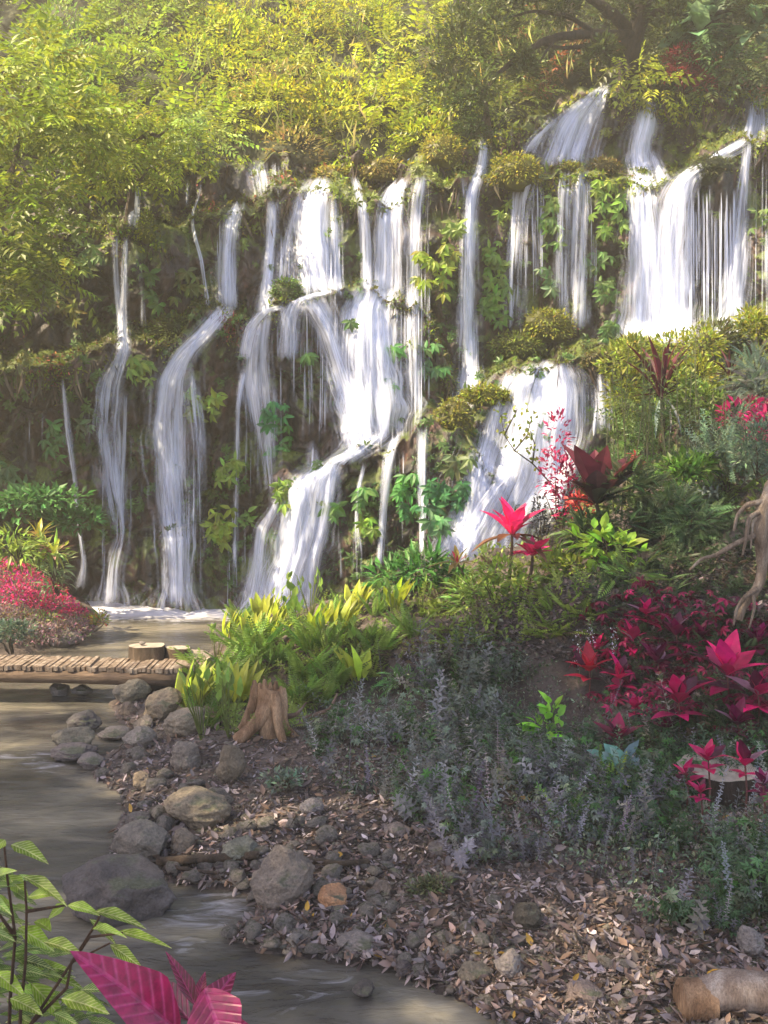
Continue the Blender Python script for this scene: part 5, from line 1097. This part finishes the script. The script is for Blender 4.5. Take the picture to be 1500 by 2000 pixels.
for (u, v) in [(400, 1420), (395, 1380), (440, 1440), (425, 1350), (455, 1390), (430, 1300), (470, 1330), (500, 1290), (450, 1262), (520, 1345), (545, 1300), (490, 1250), (560, 1250), (590, 1330), (600, 1285), (620, 1240), (640, 1300), (655, 1345), (670, 1250), (700, 1300), (720, 1250), (735, 1210),
               (540, 1225), (600, 1215), (650, 1205), (700, 1200), (400, 1450), (575, 1375), (630, 1375), (690, 1340), (770, 1220), (480, 1215), (515, 1210), (570, 1195), (745, 1290), (800, 1250), (780, 1190), (830, 1200), (410, 1335), (385, 1405), (440, 1415), (480, 1290), (470, 1225), (530, 1260), (585, 1240), (640, 1265)]:
    ferns.append((u + rng.uniform(-8, 8), v + rng.uniform(-6, 6)))
fp = GZ([a for a, b in ferns], [b for a, b in ferns])
fern_o = []
for k, (q, (u, v)) in enumerate(zip(fp, ferns)):
    j = k % 7; fern_o.append(place_plant('fern', protos[j], q - (0, 0, .03), rng.uniform(.75, 1.15) * (1 if u < 700 else .8), rng.uniform(0, 6.28), 'fern', 'fern', FG))

FM = [(510, 1380, 'the pale root stump'), (400, 1300, "the footbridge's end"), (893, 1100, 'the small bronze cordyline'), (815, 1115, 'the long-leaved dark shrub'), (450, 1500, 'the leaning olive rock'), (555, 1190, "the brightest cascade"), (790, 1335, 'the spreading fern')]
FK = ['feathery green fern', 'tongue-leaved fern', 'round-leaved stalked fern']
landmark_labels(fern_o, ferns, FM, lambda i, t: FK[(i % 7) % 3] + ', ' + t)

# ------------------------------------------------------------------ shrubs and flowers, one by one
def at(u, v, Y=None):
    return GZ([u], [v])[0] if Y is None else P(u, v, Y)
def shrub(u, v, w_, h_, label, col, tpl=QL, size=.08, n=900, Y=None, cat='shrub', name='shrub', mat=None, v_=.28, ws=1.0, droop=.2, foot=None, hue=.1):
    """(u, v) middle of its crown; w_, h_ its size in the picture"""
    g = at(u, foot if foot else v + h_ * .5) if Y is None else P(u, foot if foot else v + h_ * .5, Y); Yc = g[1]; k = Yc / F; c = P(u, v, Yc); root = anchored(name, g, label, cat)
    m = MB(); nb = 5
    for q in range(nb): clump(m, c + rng.normal(0, .22, 3) * np.array([w_, w_ * .6, h_]) * k, (w_ * k * .36, min(w_, h_) * k * .34, h_ * k * .36), n // nb, tpl, size, np.array(col) * math.exp(rng.normal(0, .12)), droop=droop, v=v_, ws=ws, hue=hue, low=-.5)
    local(m, 'leaves', mat or M_LEAF, root); m = MB()
    for q in range(6):
        e = c + rng.normal(0, .2, 3) * np.array([w_, w_ * .5, h_]) * k; m.tube([g + rng.normal(0, .02, 3), (g + e) / 2 + rng.normal(0, .02, 3), e], [.012, .009, .004], (.8, .7, .55), 5, False)
    local(m, 'stems', M_BARK, root); return root
shrub(1235, 745, 100, 130, "yellow-green leafy shrub left of the tall dark spiky cordyline", (.24, .28, .04), n=1500, Y=14.5, size=.09)
shrub(1360, 720, 120, 110, "lime-yellow shrub right of the tall dark spiky cordyline", (.30, .33, .04), n=1500, Y=14.3, size=.09)
shrub(1420, 665, 90, 70, "mixed green and brown shrub under the curtain of droplets", (.14, .15, .05), n=1000, Y=15, size=.09)
shrub(1485, 640, 70, 70, "bright yellow-green shrub at the right edge above the pale grey one", (.33, .36, .05), n=900, Y=15, size=.09)
shrub(1485, 740, 90, 130, "pale grey-green feathery shrub at the right edge above the pink blossom", (.20, .25, .19), tpl=QFERN, n=260, Y=13.5, size=.24)
shrub(1350, 800, 110, 100, "green shrub with yellow tips beneath the lime-yellow shrub", (.20, .28, .05), n=1300, Y=13.6, size=.09)
shrub(1255, 850, 90, 110, "airy green shrub behind the dark red cordyline's right side", (.12, .19, .05), tpl=SPRIG, n=160, Y=13.4, size=.4)
shrub(1420, 920, 130, 110, "grey-green fine-leaved shrub below the pink blossom", (.13, .19, .12), tpl=SPRIG, n=260, Y=12.4, size=.36)
shrub(1340, 930, 100, 60, "bright green shrub in the middle of the right bank", (.16, .30, .04), tpl=LEAF, n=420, Y=12.3, size=.13)
shrub(1250, 985, 110, 90, "dull green shrub below the dark red cordyline", (.09, .14, .05), tpl=QFERN, n=260, Y=12.0, size=.24)
shrub(1350, 1010, 130, 90, "ferny green shrub left of the hanging pale roots", (.10, .17, .07), tpl=QFERN, n=260, Y=11.6, size=.26)
shrub(1480, 890, 90, 90, "dusty green shrub at the right edge over the hanging roots", (.11, .16, .10), n=900, Y=11.6, size=.07)
shrub(1190, 1075, 110, 80, "bright lime broad-leaved plant in the middle of the mound's crest", (.24, .40, .04), tpl=LEAFW, n=110, size=.17, cat='plant', name='leafy_plant')
shrub(1090, 1100, 100, 60, "yellow-green herb patch on the crest below the magenta cordyline", (.26, .34, .05), tpl=LEAF, n=420, size=.09)
shrub(970, 1150, 130, 70, "yellow-green tuft on the left slope of the mound's crest", (.24, .33, .05), tpl=LEAF, n=480, size=.09)
shrub(815, 1115, 130, 90, "dark green shrub with long leaves right of the fern thicket", (.06, .17, .03), tpl=LEAFL, n=420, size=.22, Y=13)
shrub(900, 1180, 110, 80, "light green grassy shrub beside the small bare-stemmed cordyline", (.20, .32, .07), tpl=LEAFL, n=420, size=.16, Y=12.2)
shrub(1055, 1020, 40, 90, "dark lacy shrub behind the magenta cordyline", (.05, .05, .06), n=500, Y=12.9, size=.05)
shrub(1080, 1425, 60, 80, "lime-green leafy sprig standing out in the grey herbs", (.22, .48, .04), tpl=LEAFW, n=46, size=.13, cat='plant', name='leafy_plant')
shrub(1188, 1535, 50, 40, "small yellow-green fern in the grey herbs left of the pale heart-shaped leaves", (.24, .42, .04), tpl=QFERN, n=36, size=.16, cat='fern', name='small_fern')
shrub(1226, 1512, 60, 50, "pale blue-green heart-shaped leaves in front of the sawn stump", (.20, .34, .30), tpl=LEAFW, n=12, size=.19, cat='plant', name='leafy_plant', ws=1.3)
shrub(1110, 1595, 50, 24, "small green fern low in the grey herbs", (.16, .30, .05), tpl=QFERN, n=24, size=.15, cat='fern', name='small_fern')
shrub(790, 1335, 120, 40, "low spread of green fern leaves on the face of the mound", (.16, .34, .09), tpl=QFERN, n=60, size=.2, cat='fern', name='small_fern')
shrub(560, 1525, 60, 40, "grey-green herb at the foot of the root stump", (.15, .2, .14), n=300, size=.05)
shrub(850, 1725, 80, 40, "small mossy herb patch out on the leaf litter", (.14, .16, .08), n=420, size=.035)
shrub(1230, 1130, 60, 50, "yellow-green fern in the dark hollow", (.18, .3, .06), tpl=QFERN, n=50, size=.22, cat='fern', name='small_fern')
shrub(1170, 1045, 110, 70, "dark green foliage round the foot of the dark red cordyline", (.06, .10, .03), tpl=LEAFL, n=300, Y=11.8, size=.2)
# pink and red leafed plants
shrub(1450, 832, 120, 100, "bright pink leafy bush near the right edge", (.55, .02, .16), tpl=LEAF, n=420, Y=13.0, size=.13, v_=.25, mat=M_GLOSS)
shrub(1095, 960, 60, 170, "tall crimson small-leaved shrub behind the magenta cordyline", (.36, .02, .09), tpl=LEAF, n=520, Y=12.6, size=.085, mat=M_GLOSS, v_=.35)
shrub(1140, 985, 50, 40, "little red-orange tuft below the dark red cordyline", (.55, .07, .06), tpl=LEAF, n=120, Y=12.2, size=.08, mat=M_GLOSS)
shrub(1240, 908, 22, 26, "tiny red blossom right of the dark red cordyline", (.65, .06, .05), tpl=LEAF, n=40, Y=12.2, size=.08, mat=M_GLOSS)
def slope_bush(pts, label, col, size, n, hue, v_=.4, zr=.16):
    g = at(*pts[0][:2]); root = anchored('shrub', g, label, 'shrub'); m = MB()
    for (u, v, w_) in pts: clump(m, P(u, v, GZ([u], [v + 30])[0][1]), (w_ * .0072, w_ * .006, zr), n, QL, size, (np.array(col) * math.exp(rng.normal(0, .2)) if rng.random() < .8 else np.array((.20, .24, .06))), v=v_, hue=hue, low=-.6, jit=.6)
    for (u, v, w_) in pts: clump(m, P(u, v, GZ([u], [v + 30])[0][1]), (w_ * .0075, w_ * .006, zr * 1.1), n // 4, QL, size, (.24, .19, .08) if rng.random() < .5 else (.10, .16, .07), v=v_, hue=hue, low=-.6, jit=.8)
    local(m, 'leaves', M_LEAF, root); m = MB()
    for (u, v, w_) in pts: c = P(u, v, GZ([u], [v + 30])[0][1]); m.tube([c - (0, 0, .35), c - (.03, 0, .1), c], [.012, .008, .004], (.8, .6, .5), 5, False)
    local(m, 'stems', M_BARK, root)
slope_bush([(-30, 1110, 70), (15, 1120, 70), (50, 1140, 60), (85, 1160, 55), (60, 1180, 60), (115, 1185, 45), (20, 1165, 60), (145, 1205, 34)], "sprawling magenta and red leaves running down the left bank", (.52, .02, .15), .05, 620, .3)
slope_bush([(20, 1210, 60), (60, 1215, 60), (100, 1222, 60), (130, 1232, 50), (70, 1240, 50), (-20, 1200, 60), (150, 1228, 30)], "dusty grey-pink leaves spilling to the water below the magenta ones", (.25, .16, .18), .045, 520, .15)
shrub(182, 1213, 50, 30, "lime and pink leaves at the tip of the left bank", (.34, .30, .05), n=420, Y=14.2, size=.055, hue=.4)
shrub(20, 1245, 90, 60, "dull green shrub at the water's edge below the left bank", (.10, .15, .10), n=1100, Y=12.7, size=.055)
shrub(35, 1075, 110, 50, "yellow-green leaves above the magenta mound", (.24, .33, .05), tpl=LEAFL, n=260, Y=13.8, size=.2)
shrub(45, 985, 160, 60, "dark green broad-leaved shrub at the foot of the wall at the left", (.09, .22, .06), tpl=LEAF, n=520, Y=15.6, size=.17)
shrub(150, 1010, 70, 50, "green shrub at the foot of the thin thread of water", (.08, .2, .06), tpl=LEAF, n=260, Y=15.9, size=.16)
shrub(110, 1130, 60, 60, "pale green herb between the bromeliads and the magenta mound", (.2, .26, .12), tpl=LEAFL, n=160, Y=14.2, size=.17)

BROAD = leaf_tpl(8, .30, .45, .3, .62)
def cordyline(crown, foot, Y, leaves, label, name='cordyline', cat='cordyline', tpl=STRAP, mat=None, stemcol=(.9, .7, .6), r=.02):
    """leaves: list of (n, length m, tilt from vertical, width factor, colour)"""
    c = P(crown[0], crown[1], Y); g = P(foot[0], foot[1], Y) if len(foot) == 2 else P(*foot); gz = ground_z(g[0], g[1]); g = g.copy(); root = anchored(name, g, label, cat)
    m = MB(); m.tube([g - (0, 0, .15), (g + c) / 2 + (.02, 0, 0), c], [r * 1.2, r, r * .8], stemcol, 7); local(m, 'stem', M_BARK, root); m = MB()
    for (n, L_, tilt, w_, col) in leaves:
        a = np.linspace(0, 6.283, n, endpoint=False) + rng.uniform(0, 6) + rng.normal(0, .15, n); t = tilt + rng.normal(0, .2, n)
        d = np.stack([np.cos(a) * np.sin(t), np.sin(a) * np.sin(t), np.cos(t)], -1); nn = np.stack([-np.cos(a) * np.cos(t), -np.sin(a) * np.cos(t), np.sin(t)], -1)
        m.leaves(tpl, c + np.stack([np.cos(a), np.sin(a), 0 * a], -1) * r, d, nn, L_ * rng.uniform(.62, 1.15, n), tint(col, n, .28, .08), w_)
    local(m, 'leaves', mat or M_GLOSS, root); return root
MG = (.72, .02, .15); MD = (.045, .018, .022); GB = (.10, .10, .03)
cordyline((1000, 1045), (992, 1130), 11.6, [(5, .46, .22, 1.3, MG), (8, .44, .7, 1.3, MG), (8, .46, 1.35, 1.1, (.13, .06, .035))], "magenta cordyline with a bright top in front of the wide arched waterfall", tpl=BROAD)
cordyline((1040, 1085), (1030, 1135), 11.5, [(6, .32, .6, 1.5, MG), (8, .34, 1.3, 1.5, MG)], "second, lower magenta cordyline head right beside the first", tpl=BROAD)
cordyline((1165, 985), (1170, 1030), 12.0, [(6, .78, .2, 1.5, (.13, .025, .035)), (8, .70, .6, 1.4, MD), (6, .52, 1.05, 1.3, (.03, .035, .022))], "big dark red cordyline with broad upright leaves", r=.03, tpl=BROAD)
cordyline((1292, 775), (1292, 860), 13.4, [(6, .95, .14, .55, (.12, .022, .03)), (8, .8, .4, .5, (.09, .02, .028)), (6, .6, .8, .5, (.07, .02, .025)), (5, .6, 2.6, .5, (.3, .29, .3))], "tall spiky dark cordyline with pale dead leaves hanging below", r=.035)
cordyline((1425, 735), (1425, 790), 13.8, [(8, .4, .4, .5, (.09, .03, .03)), (8, .3, .9, .5, (.08, .03, .03))], "small dark spiky plant beside the pale grey-green feathery shrub", r=.02)
cordyline((893, 1100), (952, 1215), 11.6, [(5, .24, .35, 1.1, (.30, .24, .04)), (8, .3, 1.15, 1.1, (.17, .13, .035)), (3, .2, .3, 1.1, (.5, .03, .08))], "small bronze-green cordyline on a thin bare leaning stem", r=.014, stemcol=(1.6, 1.5, 1.2))
cordyline((76, 1050), (80, 1090), 14.5, [(7, .3, .3, 1, (.46, .42, .05)), (8, .36, .9, .9, (.30, .22, .05)), (6, .3, 1.6, .8, (.25, .12, .08))], "taller bromeliad with a yellow heart on the left bank", 'bromeliad', 'bromeliad')
cordyline((104, 1085), (106, 1115), 14.1, [(6, .26, .3, 1, (.36, .42, .05)), (9, .34, .95, .9, (.30, .17, .12)), (6, .28, 1.6, .8, (.22, .12, .10))], "shorter reddish bromeliad with a lime heart on the left bank", 'bromeliad', 'bromeliad')
# crimson plants in the shade, lower right
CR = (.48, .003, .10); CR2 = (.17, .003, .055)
def crimson(u, v, s_, label, col=CR, Y=None, foot=None, n=5):
    f = foot or v + s_ * .9; g = at(u, f); k = g[1] / F; s_ = s_ * 1.08; L_ = s_ * k; c = P(u, v, g[1]); root = anchored('crimson_plant', g, label, 'red-leaved plant')
    m = MB(); m.tube([g - (0, 0, .04), (g + c) / 2 + (.015, 0, 0), c], [.008, .007, .006], (2.2, 1.0, 1.2), 6); local(m, 'stem', M_BARK, root); m = MB()
    for (nn_, t0, ll, dz) in ((n - 1, .3, .9, 0), (n, .75, 1.0, -.1), (n, 1.25, .85, -.35)):
        a = np.linspace(0, 6.283, nn_, endpoint=False) + rng.uniform(0, 6); t = t0 + rng.normal(0, .12, nn_); d = np.stack([np.cos(a) * np.sin(t), np.sin(a) * np.sin(t), np.cos(t)], -1); q = np.stack([-np.cos(a) * np.cos(t), -np.sin(a) * np.cos(t), np.sin(t)], -1)
        cc = tint(col, nn_, .25, .06); cc[rng.random(nn_) < .06] = (.34, .17, .24); cc[rng.random(nn_) < .22] = (.075, .004, .03)
        m.leaves(BIG, np.tile(c + (0, 0, dz * L_), (nn_, 1)), d, q, L_ * ll * rng.uniform(.5, .95, nn_), cc, 1.35)
    local(m, 'leaves', M_GLOSS, root)
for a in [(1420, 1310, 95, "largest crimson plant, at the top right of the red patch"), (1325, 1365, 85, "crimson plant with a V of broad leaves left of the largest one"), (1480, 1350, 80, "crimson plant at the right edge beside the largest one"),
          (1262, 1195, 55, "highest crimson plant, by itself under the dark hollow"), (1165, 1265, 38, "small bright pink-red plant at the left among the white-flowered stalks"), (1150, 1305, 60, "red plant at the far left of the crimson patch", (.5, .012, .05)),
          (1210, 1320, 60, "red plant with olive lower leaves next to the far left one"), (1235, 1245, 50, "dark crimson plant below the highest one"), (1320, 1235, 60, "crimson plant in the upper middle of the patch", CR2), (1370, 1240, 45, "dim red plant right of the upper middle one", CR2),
          (1285, 1290, 55, "darker crimson plant in the centre of the patch", CR2), (1205, 1440, 60, "dim magenta plant low at the left of the patch", (.22, .01, .06)), (1240, 1380, 40, "small red plant with a bright tip between the low magenta plant and the V-leaved one"),
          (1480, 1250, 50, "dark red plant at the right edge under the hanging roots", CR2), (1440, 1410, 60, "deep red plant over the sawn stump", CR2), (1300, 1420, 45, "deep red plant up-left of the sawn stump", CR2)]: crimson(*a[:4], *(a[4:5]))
for a in [(1383, 1480, 62, "crimson plant on a tall pink stem in front of the stump's left side", CR, 1600), (1340, 1510, 52, "small crimson plant leaning at the stump's left corner", CR, 1590), (1455, 1490, 62, "crimson plant in front of the stump's right side", CR, 1600), (1368, 1545, 40, "lowest crimson plant, a short one on the dark face of the stump", CR, 1625), (1490, 1530, 50, "crimson plant at the right edge beyond the stump", CR2, 1620)]:
    crimson(a[0], a[1], a[2], a[3], a[4], foot=a[5], n=4)
mb = MB(); p, u, v = scatter_px(420, [(1130, 1240), (1260, 1170), (1560, 1230), (1560, 1440), (1300, 1430), (1200, 1460), (1120, 1330)]); n = len(p)
mb.leaves(DROSE, p + np.stack([0 * u, 0 * u, rng.uniform(.05, .25, n)], -1), upright(n, .5), rng.normal(size=(n, 3)), rng.uniform(.05, .11, n), tint((.20, .005, .045), n, .5), 1.3)
tag(mb.build('red_undergrowth', M_GLOSS, None, False), 'small dark red leaves filling the space between the crimson plants', 'undergrowth', kind='stuff')
for (u, v, lab) in [(1130, 1300, "left stalk of tiny white flowers in front of the dark mound face"), (1155, 1290, "middle stalk of tiny white flowers in front of the dark mound face"), (1198, 1290, "right stalk of tiny white flowers, nearest the crimson plants")]:
    g = at(u, v + 40); root = anchored('flower_stalk', g, lab, 'flower stalk'); m = MB(); c = P(u, v - 70, g[1]); m.tube([g, (g + c) / 2 + (.02, 0, 0), c], [.005, .004, .002], (.12, .14, .08), 4, False); local(m, 'stem', M_LEAF, root)
    m = MB(); n = 46; t = rng.uniform(.35, 1, n)[:, None]; m.leaves(QL, g * (1 - t) + c * t + rng.normal(0, .018, (n, 3)), rand_dirs(n), rand_dirs(n), .02, tint((.7, .7, .78), n, .1), 1.3); local(m, 'flowers', M_LEAF, root)
# thin reedy stems on the right bank, lone twiggy sapling in front of the arched fall
root = anchored('reed_clump', P(1300, 1010, 12.6), "group of thin tall bare stems rising from the right bank", 'reeds'); m = MB()
for k in range(26):
    a = rng.uniform(1160, 1440); q = P(a, rng.uniform(930, 1030), 12.6); e = P(a + rng.normal(0, 14), rng.uniform(640, 820), 12.8); m.tube([q, (q + e) / 2 + rng.normal(0, .03, 3), e], [.009, .007, .003], (.16, .16, .07), 4, False)
    n = 16; t = rng.uniform(.3, 1, n)[:, None]; m.leaves(LEAFL, q * (1 - t) + e * t, rand_dirs(n), rand_dirs(n), .11, tint((.16, .22, .06), n))
local(m, 'stems', M_LEAF, root)
g = P(1090, 960, 13.2); root = anchored('sapling', g, "thin sapling with yellow-green leaves arching in front of the wide arched waterfall", 'sapling'); m = MB(); ml = MB()
for pts in ([(1090, 960), (1040, 905), (1005, 880), (985, 850), (978, 810)], [(1005, 880), (1030, 850), (1040, 810)], [(985, 850), (1000, 820), (1010, 800)], [(1040, 905), (1045, 870), (1035, 840)]):
    Q = [P(a, b, 13.2) for a, b in pts]; m.tube(Q, np.linspace(.012, .005, len(Q)), (.8, .7, .5), 5, False)
    for q in Q[1:]: ml.leaves(LEAF, q + rng.normal(0, .06, (9, 3)), rand_dirs(9), rand_dirs(9, 1), .075, tint((.30, .36, .05), 9), 1.5)
local(m, 'branches', M_BARK, root); local(ml, 'leaves', M_LEAF, root)

# ------------------------------------------------------------------ plants close to the camera
def leaf_to(m, base, tip, width, tpl, col, nhint=(0, -.6, .8), curl=0.0):
    b = P(*base); t = P(*tip); L_ = np.linalg.norm(t - b); m.leaves(tpl, b[None], (t - b)[None], np.array([nhint]), L_, np.array([col]), width / L_ / (tpl[0][:, 0].max() * 2) if False else width * base[2] / F / L_ / (tpl[0][:, 0].max() * 2))
BR2 = leaf_tpl(14, .46, .34, .22, .38)
root = anchored('magenta_plant', P(380, 2080, 2.3), "large magenta-leaved plant close to the camera at the bottom edge", 'red-leaved plant'); m = MB()
leaf_to(m, (352, 2020, 2.35), (172, 1855, 2.25), 120, BR2, (.34, .004, .075), (.45, -.6, .6)); leaf_to(m, (372, 1995, 2.4), (285, 1888, 2.55), 60, BR2, (.13, .012, .03), (.2, -.7, .7))
leaf_to(m, (382, 1965, 2.38), (333, 1858, 2.4), 34, BR2, (.17, .01, .03), (.5, -.7, .5)); leaf_to(m, (380, 2010, 2.4), (455, 1890, 2.5), 74, BR2, (.17, .008, .04), (-.2, -.8, .6)); leaf_to(m, (400, 1930, 2.25), (452, 2090, 2.1), 120, BR2, (.34, .004, .08), (-.15, -.75, .65))
leaf_to(m, (385, 1960, 2.4), (400, 1895, 2.45), 26, BR2, (.22, .01, .04), (0, -1, .2)); leaf_to(m, (395, 2020, 2.3), (540, 2040, 2.2), 80, BR2, (.3, .008, .08), (-.1, -.5, .8))
local(m, 'leaves', M_MAG, root); m = MB(); m.tube([P(380, 2150, 2.35), P(378, 2040, 2.38), P(385, 1965, 2.4)], [.012, .01, .006], (1.2, 1.1, .8), 8); local(m, 'stem', M_BARK, root)
root = anchored('veined_shrub', P(20, 2200, 2.7), "yellow-green shrub with pale-veined leaves close to the camera at the bottom left", 'shrub'); m = MB(); st = MB()
YG = np.array([.26, .40, .025])
near = [((22, 1650), (88, 1668), 36), ((10, 1640), (-20, 1660), 30), ((10, 1710), (58, 1748), 34), ((45, 1712), (128, 1745), 30), ((55, 1752), (110, 1738), 28), ((25, 1770), (-30, 1750), 34), ((132, 1768), (192, 1776), 28), ((185, 1780), (278, 1795), 28), ((130, 1765), (90, 1792), 24), ((180, 1815), (236, 1812), 20),
        ((215, 1845), (276, 1884), 26), ((175, 1795), (230, 1840), 18), ((35, 1812), (110, 1850), 40), ((85, 1840), (160, 1850), 32), ((230, 1820), (325, 1835), 20), ((50, 1890), (140, 1885), 30), ((70, 1895), (165, 1920), 30), ((10, 1800), (-40, 1860), 40), ((120, 1950), (205, 1965), 40), ((60, 1920), (130, 1990), 40),
        ((20, 1950), (80, 1970), 36), ((-10, 1900), (45, 1935), 36), ((260, 1900), (352, 1925), 20), ((100, 1820), (60, 1780), 26), ((-20, 1720), (20, 1690), 30)]
for k, (b, t, w_) in enumerate(near):
    yy = 2.75 + rng.uniform(-.12, .12); leaf_to(m, (b[0], b[1], yy), (t[0], t[1], yy - rng.uniform(0, .12)), w_, BR2, YG * math.exp(rng.normal(0, .2)), (rng.normal(0, .2), -.45, .9))
for k in range(300):
    u0 = rng.uniform(-120, 190) ; v0 = rng.uniform(1830, 2080) if u0 > 30 else rng.uniform(1690, 2080); a = rng.uniform(-.7, .8) if rng.random() < .7 else rng.uniform(2.3, 3.8); L_ = rng.uniform(28, 62); yy = rng.uniform(2.75, 3.1)
    if u0 > 100 and v0 < 1930: continue
    leaf_to(m, (u0, v0, yy), (u0 + L_ * math.cos(a), v0 + L_ * math.sin(a) * .6, yy + rng.uniform(-.1, .1)), L_ * .4, BR2, np.array([.13, .24, .03]) * math.exp(rng.normal(0, .3)), (rng.normal(0, .3), -.45, .9))
local(m, 'leaves', M_VEIN, root)
for pts in ([(20, 2200), (60, 2000), (140, 1880), (190, 1800), (200, 1775)], [(10, 2200), (20, 1950), (30, 1830), (15, 1720), (8, 1650)], [(30, 2200), (40, 1980), (50, 1880), (52, 1780), (48, 1720)], [(60, 2000), (130, 1930), (140, 1880), (215, 1842)], [(30, 1830), (-20, 1760)], [(140, 1880), (175, 1830), (240, 1822)], [(52, 1780), (130, 1768)]):
    Q = [P(a, b, 2.76) for a, b in pts]; st.tube(Q, np.linspace(.006, .003, len(Q)), (1.1, .75, .6), 6)
local(st, 'stems', M_BARK, root)

# ------------------------------------------------------------------ spray and morning haze hanging in the gorge
m, n, out = newmat('haze_air'); pv = n.nodes.new('ShaderNodeVolumePrincipled'); pv.inputs['Color'].default_value = (1, .91, .68, 1); pv.inputs['Density'].default_value = .005; pv.inputs['Anisotropy'].default_value = .25
n.links.new(pv.outputs[0], out.inputs['Volume'])
zt = max(float((np.array(o.matrix_world) @ np.append(np.array(c), 1))[2]) if o.type == 'MESH' else -9 for o in bpy.data.objects for c in (o.bound_box if o.type == 'MESH' else [(0, 0, 0)])) + 2
X0, X1, Y0, Y1, Z0, Z1 = -42, 42, -27, 62, -1.6, max(zt, 24)
hv = np.array([(x, y, z) for z in (Z0, Z1) for y in (Y0, Y1) for x in (X0, X1)], float)
tag(obj('haze', mesh_data('haze', hv, [np.array([(0, 2, 3, 1), (4, 5, 7, 6), (0, 1, 5, 4), (2, 6, 7, 3), (0, 4, 6, 2), (1, 3, 7, 5)])], m, smooth=False)), 'thin haze of spray filling the gorge', 'haze', kind='stuff')
